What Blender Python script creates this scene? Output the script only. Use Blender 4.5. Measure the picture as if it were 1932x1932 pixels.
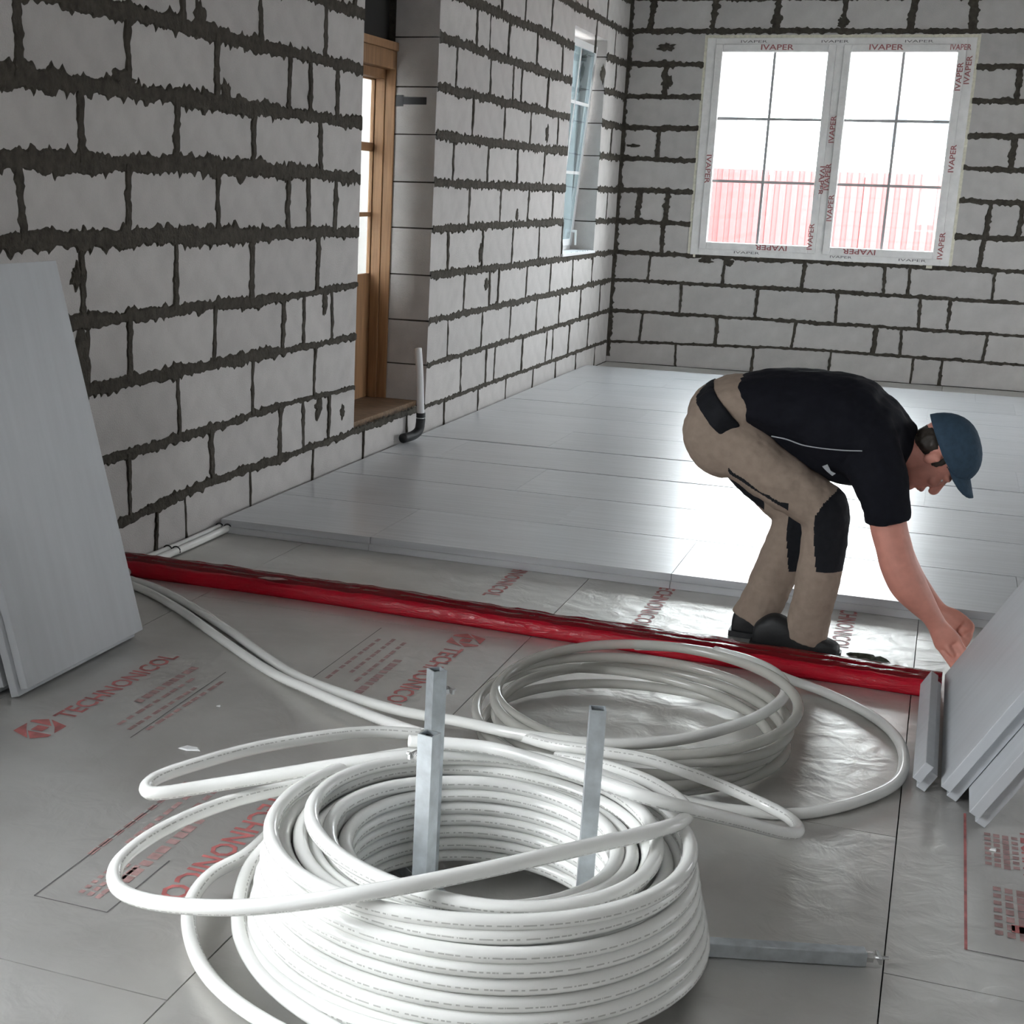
import bpy, bmesh, math, random
import numpy as np
from mathutils import Vector, Matrix

# ------------------------------------------------------------------ scene, camera, light
for o in list(bpy.data.objects):
    bpy.data.objects.remove(o, do_unlink=True)
scene = bpy.context.scene
COL = scene.collection
random.seed(7)

CAM = dict(loc=(2.833, -13.04, 1.455), right=(0.933437, 0.357213, 0.033086), up=(-0.121016, 0.226716, 0.966413),
           back=(0.337714, -0.90609, 0.254853), f=2738.95, cx=732.73, cy=1076.01)
cam_data = bpy.data.cameras.new('camera')
cam_data.sensor_fit = 'HORIZONTAL'
cam_data.sensor_width = 36.0
cam_data.lens = CAM['f'] / 1932.0 * 36.0
cam_data.shift_x = (966.0 - CAM['cx']) / 1932.0
cam_data.shift_y = (CAM['cy'] - 966.0) / 1932.0
cam_data.clip_end = 400
cam = bpy.data.objects.new('camera', cam_data)
COL.objects.link(cam)
R, U, B = (Vector(CAM[k]) for k in ('right', 'up', 'back'))
cam.matrix_world = Matrix(((R.x, U.x, B.x, CAM['loc'][0]), (R.y, U.y, B.y, CAM['loc'][1]), (R.z, U.z, B.z, CAM['loc'][2]), (0, 0, 0, 1)))
scene.camera = cam

SKY = 21.0
world = bpy.data.worlds.new('overcast_sky')
scene.world = world
world.use_nodes = True
wn = world.node_tree.nodes
wn['Background'].inputs['Color'].default_value = (0.93, 0.97, 1.0, 1)
wn['Background'].inputs['Strength'].default_value = SKY
scene.view_settings.view_transform = 'Standard'
scene.view_settings.look = 'None'
scene.view_settings.gamma = 1.0
scene.view_settings.use_curve_mapping = False
scene.view_settings.exposure = 0.10
scene.cycles.max_bounces = 6
scene.cycles.diffuse_bounces = 3
scene.cycles.glossy_bounces = 3
scene.cycles.transparent_max_bounces = 12
scene.cycles.sample_clamp_indirect = 6.0
scene.cycles.use_denoising = True
scene.cycles.use_adaptive_sampling = True
scene.cycles.adaptive_threshold = 0.2
scene.cycles.adaptive_min_samples = 16

ROOM_X, ROOM_Y, CEIL = 6.4, -16.5, 3.32     # room: x 0..ROOM_X, y ROOM_Y..0

def portal(loc, rot, sx, sy):
    ld = bpy.data.lights.new('window_daylight', 'AREA')
    ld.shape = 'RECTANGLE'
    ld.size, ld.size_y = sx, sy
    ld.cycles.is_portal = True
    lo = bpy.data.objects.new('window_daylight', ld)
    lo.location = loc
    lo.rotation_euler = rot
    COL.objects.link(lo)
H2 = math.pi / 2
BW = (0.667, 2.81, 0.968, 2.77)             # back window x0 x1 z0 z1
SW = (-1.86, -0.79, 1.0, 2.66)              # side window y0 y1 z0 z1
DW = (-6.04, -4.92, 0.205, 2.66)            # door opening
RW = ((-4.4, -2.6, 0.9, 2.6), (-8.2, -7.5, 0.1, 1.7))   # right wall windows y0 y1 z0 z1; low one added to brighten the floor
FW = ((2.0, 2.9, 1.0, 2.4),)       # wall behind the camera x0 x1 z0 z1
portal(((BW[0]+BW[1])/2, 0.42, (BW[2]+BW[3])/2), (-H2, 0, 0), BW[1]-BW[0], BW[3]-BW[2])
LW = (-13.1, -11.1, 0.8, 2.65)               # second left wall window, beside the camera
portal((-0.42, (LW[0]+LW[1])/2, (LW[2]+LW[3])/2), (0, -H2, 0), LW[3]-LW[2], LW[1]-LW[0])
for w in RW:
    portal((ROOM_X+0.35, (w[0]+w[1])/2, (w[2]+w[3])/2), (0, H2, 0), w[3]-w[2], w[1]-w[0])
for w in FW:
    portal(((w[0]+w[1])/2, ROOM_Y-0.35, (w[2]+w[3])/2), (H2, 0, 0), w[1]-w[0], w[3]-w[2])

# ------------------------------------------------------------------ helpers
def link(o, parent=None):
    COL.objects.link(o)
    if parent is not None:
        o.parent = parent
    return o

def tag(o, label=None, cat=None, group=None, kind=None):
    if label: o['label'] = label
    if cat: o['category'] = cat
    if group: o['group'] = group
    if kind: o['kind'] = kind
    return o

def empty(name, loc=(0, 0, 0), rz=0.0):
    o = bpy.data.objects.new(name, None)
    o.empty_display_size = 0.1
    o.location = loc
    o.rotation_euler = (0, 0, rz)
    return link(o)

def mesh(name, verts, faces, mats, parent=None, smooth=False, uvs=None, origin=None, fmat=None):
    v = np.asarray(verts, float)
    if origin is not None:
        v = v - np.asarray(origin, float)
    me = bpy.data.meshes.new(name)
    me.from_pydata(v.tolist(), [], [tuple(int(i) for i in f) for f in faces])
    for m in (mats if isinstance(mats, (list, tuple)) else [mats]):
        me.materials.append(m)
    if smooth:
        me.polygons.foreach_set('use_smooth', [True] * len(me.polygons))
    if fmat is not None:
        me.polygons.foreach_set('material_index', fmat)
    if uvs is not None:
        l = me.uv_layers.new(name='UVMap')
        l.data.foreach_set('uv', np.asarray(uvs, float).ravel())
    me.update()
    o = bpy.data.objects.new(name, me)
    if origin is not None and parent is None:
        o.location = origin
    return link(o, parent)

class MB:
    """collects shapes into one mesh"""
    def __init__(s): s.v, s.f = [], []
    def add(s, v, f):
        k = len(s.v)
        s.v += [tuple(p) for p in v]
        s.f += [tuple(i + k for i in q) for q in f]
    def box(s, x0, x1, y0, y1, z0, z1):
        s.hexa([(x0, y0, z0), (x1, y0, z0), (x1, y1, z0), (x0, y1, z0), (x0, y0, z1), (x1, y0, z1), (x1, y1, z1), (x0, y1, z1)])
    def hexa(s, v):
        s.add(v, [(0, 3, 2, 1), (4, 5, 6, 7), (0, 1, 5, 4), (1, 2, 6, 5), (2, 3, 7, 6), (3, 0, 4, 7)])
    def beam(s, a, b, w, h, up=(0, 0, 1)):
        a, b, up = Vector(a), Vector(b), Vector(up)
        t = (b - a).normalized()
        sd = t.cross(up).normalized() * (w / 2)
        u = sd.cross(t).normalized() * (h / 2)
        s.hexa([a - sd - u, a + sd - u, b + sd - u, b - sd - u, a - sd + u, a + sd + u, b + sd + u, b - sd + u])
    def cyl(s, a, b, r, n=12, r2=None):
        a, b = Vector(a), Vector(b)
        t = (b - a).normalized()
        e = t.orthogonal().normalized(); g = t.cross(e)
        r2 = r if r2 is None else r2
        v = [a + (e * math.cos(i * 2 * math.pi / n) + g * math.sin(i * 2 * math.pi / n)) * r for i in range(n)]
        v += [b + (e * math.cos(i * 2 * math.pi / n) + g * math.sin(i * 2 * math.pi / n)) * r2 for i in range(n)]
        s.add(v, [(i, (i + 1) % n, n + (i + 1) % n, n + i) for i in range(n)] + [tuple(range(n))[::-1], tuple(range(n, 2 * n))])
    def extrude(s, poly, a, b):
        """poly: 3-D points; extruded from offset a to offset b"""
        n = len(poly)
        v = [Vector(p) + Vector(a) for p in poly] + [Vector(p) + Vector(b) for p in poly]
        s.add(v, [(i, (i + 1) % n, n + (i + 1) % n, n + i) for i in range(n)] + [tuple(range(n))[::-1], tuple(range(n, 2 * n))])
    def build(s, name, mat, parent=None, origin=None, smooth=False, bevel=0.0):
        o = mesh(name, s.v, s.f, mat, parent, smooth, origin=origin)
        bm = bmesh.new(); bm.from_mesh(o.data)
        bmesh.ops.recalc_face_normals(bm, faces=bm.faces)
        bm.to_mesh(o.data); bm.free()
        if bevel:
            b = o.modifiers.new('bevel', 'BEVEL'); b.width = bevel; b.segments = 2; b.limit_method = 'ANGLE'
        return o

def boxobj(name, mat, parent, x0, x1, y0, y1, z0, z1, origin=None, bevel=0.0):
    m = MB(); m.box(x0, x1, y0, y1, z0, z1)
    return m.build(name, mat, parent, origin, bevel=bevel)

def spline(pts, n=8, closed=False):
    p = np.asarray(pts, float)
    if not closed:
        p = np.vstack([2 * p[0] - p[1], p, 2 * p[-1] - p[-2]])
    out = []
    m = len(p) - 3
    for i in range(m):
        a, b, c, d = p[i:i + 4]
        for t in np.linspace(0, 1, n, endpoint=False):
            out.append(0.5 * ((2 * b) + (-a + c) * t + (2 * a - 5 * b + 4 * c - d) * t * t + (-a + 3 * b - 3 * c + d) * t ** 3))
    out.append(p[-2])
    return np.array(out)

def tube(name, pts, r, mat, parent=None, sides=10, roll=0.0, origin=None, caps=True):
    P = np.asarray(pts, float)
    n = len(P)
    T = np.gradient(P, axis=0)
    T /= np.linalg.norm(T, axis=1)[:, None] + 1e-12
    up = np.array([0, 0, 1.0])
    N = np.cross(up, T); ln = np.linalg.norm(N, axis=1)
    N[ln < 1e-3] = (1, 0, 0)
    N /= np.linalg.norm(N, axis=1)[:, None]
    Bn = np.cross(T, N)
    ang = np.arange(sides) * 2 * math.pi / sides + roll
    V = P[:, None, :] + r * (np.cos(ang)[None, :, None] * N[:, None, :] + np.sin(ang)[None, :, None] * Bn[:, None, :])
    V = V.reshape(-1, 3)
    L = np.concatenate([[0], np.cumsum(np.linalg.norm(np.diff(P, axis=0), axis=1))])
    faces, uv = [], []
    for i in range(n - 1):
        for j in range(sides):
            k = (j + 1) % sides
            faces.append((i * sides + j, i * sides + k, (i + 1) * sides + k, (i + 1) * sides + j))
            u0, u1 = j / sides, (j + 1) / sides
            uv += [(u0, L[i]), (u1, L[i]), (u1, L[i + 1]), (u0, L[i + 1])]
    if caps:
        faces.append(tuple(range(sides))[::-1]); uv += [(0.5, 0)] * sides
        faces.append(tuple(range((n - 1) * sides, n * sides))); uv += [(0.5, 0)] * sides
    return mesh(name, V, faces, mat, parent, True, uv, origin)

def text_mesh(body, size, mat, name, parent, origin, xdir, ydir, bold=0.0, spacing=1.0, length=None):
    """flat lettering: origin is the start of the baseline"""
    cu = bpy.data.curves.new('lettering', 'FONT')
    cu.body = body; cu.size = size; cu.offset = bold; cu.space_character = spacing; cu.resolution_u = 2
    t = bpy.data.objects.new('lettering', cu); COL.objects.link(t)
    dg = bpy.context.evaluated_depsgraph_get()
    me = bpy.data.meshes.new_from_object(t.evaluated_get(dg))
    bpy.data.objects.remove(t, do_unlink=True); bpy.data.curves.remove(cu)
    xd, yd = Vector(xdir).normalized(), Vector(ydir).normalized()
    zd = xd.cross(yd)
    k = 1.0
    if length:
        w = max((v.co.x for v in me.vertices), default=1.0); k = length / w
    M = Matrix(((xd.x, yd.x, zd.x, origin[0]), (xd.y, yd.y, zd.y, origin[1]), (xd.z, yd.z, zd.z, origin[2]), (0, 0, 0, 1)))
    for v in me.vertices:
        v.co.x *= k
    me.transform(M)
    me.materials.clear(); me.materials.append(mat)
    me.name = name
    return link(bpy.data.objects.new(name, me), parent)

# ------------------------------------------------------------------ materials
def new_mat(name):
    m = bpy.data.materials.new(name); m.use_nodes = True
    nt = m.node_tree
    return m, nt, nt.nodes['Principled BSDF']

def node(nt, kind, **kw):
    n = nt.nodes.new(kind)
    for k, v in kw.items():
        if k in n.inputs: n.inputs[k].default_value = v
        else: setattr(n, k, v)
    return n

def simple(name, color, rough=0.6, metal=0.0, noise=0.0, nscale=20.0, bump=0.0, bscale=60.0, spec=0.5, stretch=(1, 1, 1), coat=0.0, obj_var=0.0, detail=4.0):
    m, nt, b = new_mat(name)
    b.inputs['Base Color'].default_value = (*color, 1)
    b.inputs['Roughness'].default_value = rough
    b.inputs['Metallic'].default_value = metal
    b.inputs['Specular IOR Level'].default_value = spec
    b.inputs['Coat Weight'].default_value = coat
    tc = node(nt, 'ShaderNodeTexCoord'); mp = node(nt, 'ShaderNodeMapping')
    mp.inputs['Scale'].default_value = stretch
    nt.links.new(tc.outputs['Object'], mp.inputs['Vector'])
    out = None
    if noise or obj_var:
        tx = node(nt, 'ShaderNodeTexNoise', Scale=nscale, Detail=detail)
        nt.links.new(mp.outputs['Vector'], tx.inputs['Vector'])
        mr = node(nt, 'ShaderNodeMapRange')
        mr.inputs['From Min'].default_value = 0.25; mr.inputs['From Max'].default_value = 0.75
        mr.inputs['To Min'].default_value = 1 - noise; mr.inputs['To Max'].default_value = 1 + noise
        nt.links.new(tx.outputs['Fac'], mr.inputs['Value'])
        fac = mr.outputs['Result']
        if obj_var:
            oi = node(nt, 'ShaderNodeObjectInfo')
            m2 = node(nt, 'ShaderNodeMapRange')
            m2.inputs['To Min'].default_value = 1 - obj_var; m2.inputs['To Max'].default_value = 1 + obj_var
            nt.links.new(oi.outputs['Random'], m2.inputs['Value'])
            mu = node(nt, 'ShaderNodeMath', operation='MULTIPLY')
            nt.links.new(fac, mu.inputs[0]); nt.links.new(m2.outputs['Result'], mu.inputs[1]); fac = mu.outputs[0]
        vm = node(nt, 'ShaderNodeVectorMath', operation='SCALE')
        vm.inputs[0].default_value = color
        nt.links.new(fac, vm.inputs['Scale'])
        nt.links.new(vm.outputs['Vector'], b.inputs['Base Color'])
    if bump:
        t2 = node(nt, 'ShaderNodeTexNoise', Scale=bscale, Detail=5.0)
        nt.links.new(mp.outputs['Vector'], t2.inputs['Vector'])
        bp = node(nt, 'ShaderNodeBump', Strength=bump, Distance=0.01)
        nt.links.new(t2.outputs['Fac'], bp.inputs['Height'])
        nt.links.new(bp.outputs['Normal'], b.inputs['Normal'])
    return m

M = {}
M['block'] = simple('aerated_block', (0.505, 0.482, 0.466), 0.9, noise=0.09, nscale=9, bump=0.35, bscale=160, spec=0.2, obj_var=0.06)
M['mortar'] = simple('mortar', (0.066, 0.059, 0.048), 0.95, noise=0.35, nscale=30, bump=0.9, bscale=70, spec=0.2)
M['slab'] = simple('concrete_slab', (0.25, 0.245, 0.235), 0.9, noise=0.2, nscale=6, bump=0.3)
M['ceiling'] = simple('ceiling_slab', (0.55, 0.54, 0.53), 0.9, noise=0.1, nscale=4)
M['board'] = simple('grey_foam_board', (0.54, 0.555, 0.575), 0.40, noise=0.10, nscale=5, stretch=(0.5, 9, 9), bump=0.03, bscale=40, spec=0.7, obj_var=0.05, coat=0.7)
M['board'].node_tree.nodes['Principled BSDF'].inputs['Coat Roughness'].default_value = 0.23
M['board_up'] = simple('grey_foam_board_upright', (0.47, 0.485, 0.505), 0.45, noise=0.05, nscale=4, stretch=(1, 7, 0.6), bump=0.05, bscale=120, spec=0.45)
M['pvc'] = simple('white_pvc', (0.80, 0.80, 0.80), 0.35)
M['film'] = simple('protective_film', (0.85, 0.83, 0.81), 0.35, noise=0.08, nscale=14, bump=0.3, bscale=45)
M['foam'] = simple('mounting_foam', (0.75, 0.72, 0.60), 0.8, noise=0.15, nscale=40, bump=0.8, bscale=60)
M['film_print'] = simple('film_red_print', (0.36, 0.12, 0.12), 0.5)
M['muntin'] = simple('muntin', (0.42, 0.42, 0.42), 0.5)
M['pine'] = simple('pine_wood', (0.31, 0.165, 0.075), 0.55, noise=0.30, nscale=5, stretch=(14, 14, 0.7), bump=0.15, bscale=60)
M['pine_dark'] = simple('weathered_wood', (0.20, 0.125, 0.07), 0.75, noise=0.4, nscale=6, stretch=(2, 10, 10), bump=0.4, bscale=30)
M['black_board'] = simple('near_black_board', (0.012, 0.011, 0.010), 0.7)
M['zinc'] = simple('galvanised_steel', (0.55, 0.59, 0.62), 0.36, metal=0.75, noise=0.18, nscale=35, bump=0.05, bscale=90)
M['bolt'] = simple('bolt_steel', (0.75, 0.75, 0.75), 0.25, metal=0.9)
M['black_plastic'] = simple('black_plastic', (0.012, 0.013, 0.015), 0.5)
M['print_red'] = simple('foil_red_print', (0.44, 0.135, 0.13), 0.5, noise=0.5, nscale=26)
M['print_pale'] = simple('foil_pale_print', (0.36, 0.225, 0.215), 0.6, noise=0.4, nscale=40)
M['print_grey'] = simple('foil_grey_line', (0.13, 0.12, 0.12), 0.6)
M['skin'] = simple('skin', (0.60, 0.26, 0.20), 0.5, noise=0.10, nscale=30)
M['shirt'] = simple('navy_cotton', (0.0055, 0.006, 0.010), 0.85, noise=0.2, nscale=60, bump=0.25, bscale=30, spec=0.2)
M['trousers'] = simple('beige_work_cloth', (0.32, 0.25, 0.20), 0.9, noise=0.10, nscale=40, bump=0.3, bscale=25, spec=0.15)
M['black_cloth'] = simple('black_cloth', (0.010, 0.011, 0.014), 0.8, noise=0.2, nscale=50, bump=0.3, bscale=30, spec=0.25)
M['cap'] = simple('blue_cap_cloth', (0.035, 0.062, 0.095), 0.85, noise=0.15, nscale=60, bump=0.2, bscale=60, spec=0.2)
M['hair'] = simple('dark_hair', (0.025, 0.018, 0.013), 0.6, noise=0.3, nscale=120)
M['shoe'] = simple('black_shoe', (0.012, 0.013, 0.014), 0.55, bump=0.2, bscale=50)
M['piping'] = simple('pale_piping', (0.35, 0.36, 0.38), 0.6)
M['eye'] = simple('eye_white', (0.7, 0.68, 0.65), 0.2)
M['lip'] = simple('lips', (0.36, 0.14, 0.12), 0.5)
M['fence'] = simple('red_sheet_fence', (0.24, 0.07, 0.068), 0.5)
M['render_white'] = simple('pale_render', (0.75, 0.75, 0.73), 0.8)
M['render_grey'] = simple('grey_render', (0.085, 0.10, 0.11), 0.8, noise=0.1, nscale=1)
M['dark_glass'] = simple('dark_window', (0.08, 0.10, 0.12), 0.1)
M['ground'] = simple('bare_ground', (0.42, 0.41, 0.40), 0.95, noise=0.2, nscale=1)
M['leaf'] = simple('dark_scrap', (0.03, 0.035, 0.02), 0.7)
M['chip'] = simple('white_crumb', (0.8, 0.8, 0.8), 0.7)

def glass_material(name, tint):
    m, nt, b = new_mat(name)
    nt.nodes.remove(b)
    out = nt.nodes['Material Output']
    tr = node(nt, 'ShaderNodeBsdfTransparent'); tr.inputs['Color'].default_value = (*tint, 1)
    gl = node(nt, 'ShaderNodeBsdfGlossy'); gl.inputs['Roughness'].default_value = 0.02
    ge = node(nt, 'ShaderNodeNewGeometry')
    io = node(nt, 'ShaderNodeMapRange'); io.inputs['To Min'].default_value = 1.45; io.inputs['To Max'].default_value = 1 / 1.45
    nt.links.new(ge.outputs['Backfacing'], io.inputs['Value'])
    fr = node(nt, 'ShaderNodeFresnel'); nt.links.new(io.outputs['Result'], fr.inputs['IOR'])
    mx = node(nt, 'ShaderNodeMixShader')
    nt.links.new(fr.outputs[0], mx.inputs[0]); nt.links.new(tr.outputs[0], mx.inputs[1]); nt.links.new(gl.outputs[0], mx.inputs[2])
    nt.links.new(mx.outputs[0], out.inputs['Surface'])
    return m
M['glass'] = glass_material('thin_glass', (0.97, 0.985, 0.985))
M['tinted_glass'] = glass_material('tinted_glass', (0.50, 0.56, 0.58))  # grey-blue tint added to dim what shows through the side pane

def foil_material():
    m, nt, b = new_mat('foil_facing')
    tc = node(nt, 'ShaderNodeTexCoord')
    n1 = node(nt, 'ShaderNodeTexNoise', Scale=2.2, Detail=6.0)
    nt.links.new(tc.outputs['Object'], n1.inputs['Vector'])
    cr = node(nt, 'ShaderNodeValToRGB')
    cr.color_ramp.elements[0].position = 0.3; cr.color_ramp.elements[0].color = (0.55, 0.535, 0.51, 1)
    cr.color_ramp.elements[1].position = 0.72; cr.color_ramp.elements[1].color = (0.73, 0.72, 0.695, 1)
    nt.links.new(n1.outputs['Fac'], cr.inputs['Fac'])
    nt.links.new(cr.outputs['Color'], b.inputs['Base Color'])
    b.inputs['Metallic'].default_value = 0.70
    b.inputs['Roughness'].default_value = 0.42
    b.inputs['Specular IOR Level'].default_value = 0.6
    n2 = node(nt, 'ShaderNodeTexNoise', Scale=9.0, Detail=4.0, Distortion=0.8)
    n3 = node(nt, 'ShaderNodeTexVoronoi', Scale=14.0)
    nt.links.new(tc.outputs['Object'], n2.inputs['Vector']); nt.links.new(tc.outputs['Object'], n3.inputs['Vector'])
    ad = node(nt, 'ShaderNodeMath', operation='MULTIPLY_ADD')
    nt.links.new(n3.outputs['Distance'], ad.inputs[0]); ad.inputs[1].default_value = 0.35
    nt.links.new(n2.outputs['Fac'], ad.inputs[2])
    bp = node(nt, 'ShaderNodeBump', Strength=0.28, Distance=0.02)
    nt.links.new(ad.outputs[0], bp.inputs['Height']); nt.links.new(bp.outputs['Normal'], b.inputs['Normal'])
    return m
M['foil'] = foil_material()

def pipe_material(name, color, printed=True):
    m, nt, b = new_mat(name)
    b.inputs['Roughness'].default_value = 0.22
    b.inputs['Specular IOR Level'].default_value = 0.55
    b.inputs['Base Color'].default_value = (*color, 1)
    if printed:
        uv = node(nt, 'ShaderNodeTexCoord'); sp = node(nt, 'ShaderNodeSeparateXYZ')
        nt.links.new(uv.outputs['UV'], sp.inputs[0])
        a = node(nt, 'ShaderNodeMath', operation='SUBTRACT'); nt.links.new(sp.outputs['X'], a.inputs[0]); a.inputs[1].default_value = 0.34
        ab = node(nt, 'ShaderNodeMath', operation='ABSOLUTE'); nt.links.new(a.outputs[0], ab.inputs[0])
        a2 = node(nt, 'ShaderNodeMath', operation='SUBTRACT'); nt.links.new(sp.outputs['X'], a2.inputs[0]); a2.inputs[1].default_value = 0.86
        ab2 = node(nt, 'ShaderNodeMath', operation='ABSOLUTE'); nt.links.new(a2.outputs[0], ab2.inputs[0])
        mn = node(nt, 'ShaderNodeMath', operation='MINIMUM'); nt.links.new(ab.outputs[0], mn.inputs[0]); nt.links.new(ab2.outputs[0], mn.inputs[1])
        lt = node(nt, 'ShaderNodeMath', operation='LESS_THAN'); nt.links.new(mn.outputs[0], lt.inputs[0]); lt.inputs[1].default_value = 0.016
        nz = node(nt, 'ShaderNodeTexNoise', Scale=90.0, Detail=2.0)
        nz.noise_dimensions = '1D'
        nt.links.new(sp.outputs['Y'], nz.inputs['W'])
        gt = node(nt, 'ShaderNodeMath', operation='GREATER_THAN'); nt.links.new(nz.outputs['Fac'], gt.inputs[0]); gt.inputs[1].default_value = 0.47
        mu = node(nt, 'ShaderNodeMath', operation='MULTIPLY'); nt.links.new(lt.outputs[0], mu.inputs[0]); nt.links.new(gt.outputs[0], mu.inputs[1])
        m2 = node(nt, 'ShaderNodeMath', operation='MULTIPLY'); nt.links.new(mu.outputs[0], m2.inputs[0]); m2.inputs[1].default_value = 0.55
        mx = node(nt, 'ShaderNodeMix', data_type='RGBA')
        nt.links.new(m2.outputs[0], mx.inputs['Factor'])
        mx.inputs['A'].default_value = (*color, 1); mx.inputs['B'].default_value = (0.28, 0.27, 0.25, 1)
        nt.links.new(mx.outputs['Result'], b.inputs['Base Color'])
    return m
M['pipe'] = pipe_material('milky_pipe', (0.88, 0.88, 0.85))
M['pipe_plain'] = pipe_material('milky_pipe_plain', (0.80, 0.80, 0.77), False)
M['pipe_grey'] = pipe_material('clear_milky_pipe', (0.50, 0.49, 0.45), False)
def let_through(m, f):
    nt = m.node_tree; b = nt.nodes['Principled BSDF']; out = nt.nodes['Material Output']
    tr = node(nt, 'ShaderNodeBsdfTransparent'); mx = node(nt, 'ShaderNodeMixShader'); mx.inputs[0].default_value = f
    nt.links.new(b.outputs[0], mx.inputs[1]); nt.links.new(tr.outputs[0], mx.inputs[2]); nt.links.new(mx.outputs[0], out.inputs['Surface'])
let_through(M['pipe_grey'], 0.36)

def red_wrap(name, col):
    m, nt, b = new_mat(name)
    b.inputs['Base Color'].default_value = col
    b.inputs['Roughness'].default_value = 0.22
    b.inputs['Specular IOR Level'].default_value = 0.35
    tc = node(nt, 'ShaderNodeTexCoord'); mp = node(nt, 'ShaderNodeMapping'); mp.inputs['Scale'].default_value = (0.35, 1.6, 1.6)
    nt.links.new(tc.outputs['Object'], mp.inputs['Vector'])
    n2 = node(nt, 'ShaderNodeTexNoise', Scale=38.0, Detail=5.0, Distortion=1.0)
    nt.links.new(mp.outputs['Vector'], n2.inputs['Vector'])
    bp = node(nt, 'ShaderNodeBump', Strength=0.55, Distance=0.012)
    nt.links.new(n2.outputs['Fac'], bp.inputs['Height']); nt.links.new(bp.outputs['Normal'], b.inputs['Normal'])
    return m
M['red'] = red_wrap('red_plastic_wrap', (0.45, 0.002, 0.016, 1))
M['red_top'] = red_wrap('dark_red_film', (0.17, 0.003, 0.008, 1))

def brick_surface():
    m, nt, b = new_mat('block_wall_far_side')
    tc = node(nt, 'ShaderNodeTexCoord')
    sx = node(nt, 'ShaderNodeSeparateXYZ'); nt.links.new(tc.outputs['Object'], sx.inputs[0])
    ad = node(nt, 'ShaderNodeMath', operation='ADD'); nt.links.new(sx.outputs['X'], ad.inputs[0]); nt.links.new(sx.outputs['Y'], ad.inputs[1])
    cx = node(nt, 'ShaderNodeCombineXYZ'); nt.links.new(ad.outputs[0], cx.inputs['X']); nt.links.new(sx.outputs['Z'], cx.inputs['Y'])
    br = node(nt, 'ShaderNodeTexBrick', Scale=1.0)
    br.inputs['Color1'].default_value = (0.60, 0.585, 0.575, 1); br.inputs['Color2'].default_value = (0.56, 0.55, 0.54, 1)
    br.inputs['Mortar'].default_value = (0.085, 0.078, 0.066, 1)
    br.inputs['Brick Width'].default_value = 0.68; br.inputs['Row Height'].default_value = 0.26; br.inputs['Mortar Size'].default_value = 0.017
    nt.links.new(cx.outputs[0], br.inputs['Vector']); nt.links.new(br.outputs['Color'], b.inputs['Base Color'])
    b.inputs['Roughness'].default_value = 0.9
    return m
M['brickwall'] = brick_surface()

# measured layout of the place, in metres
LEFT_LINES = {0:[(-8.475,0.185),(-7.634,0.222),(-6.962,0.213),(-6.035,0.209),(-4.92,0.203),(0.0,0.182)],1:[(-8.557,0.446),(-7.635,0.451),(-6.866,0.462),(-6.08,0.445),(-4.902,0.447),(0.0,0.457)],2:[(-8.648,0.722),(-7.636,0.718),(-6.875,0.712),(-6.07,0.706),(-4.895,0.704),(-1.703,0.71),(0.0,0.728)],3:[(-8.756,0.966),(-6.884,0.955),(-6.067,0.969),(-4.89,0.967),(-1.949,0.963),(0.0,0.969)],4:[(-9.069,1.25),(-6.058,1.232),(-4.922,1.232),(-1.906,1.243),(0.0,1.235)],5:[(-9.055,1.495),(-7.294,1.52),(-6.052,1.493),(-4.908,1.489),(-2.034,1.493),(0.0,1.502)],6:[(-8.99,1.754),(-7.641,1.761),(-6.061,1.755),(-4.895,1.752),(-1.942,1.761),(-0.0,1.767)],7:[(-8.603,2.021),(-7.51,2.019),(-6.039,2.011),(-4.891,2.011),(-1.959,2.011),(0.0,2.029)],8:[(-6.045,2.268),(-4.907,2.277),(-1.93,2.27),(0.0,2.284)],9:[(-3.948,2.53),(-1.948,2.518),(0.0,2.549)]}
BACK_LINES = {0:[(0.0,0.182),(1.677,0.228),(3.475,0.218)],1:[(0.0,0.457),(1.654,0.458),(3.443,0.452)],2:[(0.0,0.728),(1.626,0.725),(3.409,0.713)],3:[(0.0,0.969),(3.375,0.963)],4:[(0.0,1.235),(0.556,1.234),(3.341,1.219)],5:[(0.0,1.502),(3.303,1.502)],6:[(0.0,1.767),(3.269,1.753)],7:[(0.0,2.029),(3.235,2.012)],8:[(0.0,2.284),(3.199,2.277)],9:[(0.0,2.549),(3.164,2.541)],10:[(0.0,2.82),(3.129,2.803)]}
NEAR = {0:[-8.101,-7.86,-7.258,-6.563,-5.9,-5.225],1:[-8.302,-7.632,-6.954,-6.693,-6.375],2:[-7.916,-7.248,-6.563],3:[-8.289,-7.609,-6.929,-6.704,-6.37],4:[-8.596,-7.932,-7.262,-6.559],5:[-8.954,-8.287,-7.586,-6.896,-6.672,-6.352],6:[-8.589,-7.92,-7.255,-6.553],7:[-8.942,-8.275,-7.59,-6.905,-6.675,-6.36],8:[-7.872,-7.201,-6.513],9:[-6.175]}
FAR = {0:[-4.552,-3.862,-3.215,-2.509,-1.83,-1.163],1:[-4.261,-3.716,-3.524,-2.831,-2.163,-1.971,-1.454,-0.787],2:[-4.552,-3.852,-3.194,-2.494,-1.825,-1.136,-0.427],3:[-4.267,-3.724,-3.518,-2.829,-2.156,-1.473,-0.792],4:[-4.607,-3.923,-3.237,-2.553],5:[-4.243,-3.572,-2.89,-2.21],6:[-4.584,-3.894,-3.215,-2.527],7:[-4.242,-3.574,-2.939,-2.199],8:[-4.595,-3.928,-3.422,-3.222,-2.538],9:[-4.243,-3.977,-3.563,-2.884,-2.185],10:[-3.76,-3.217,-2.543]}
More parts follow.
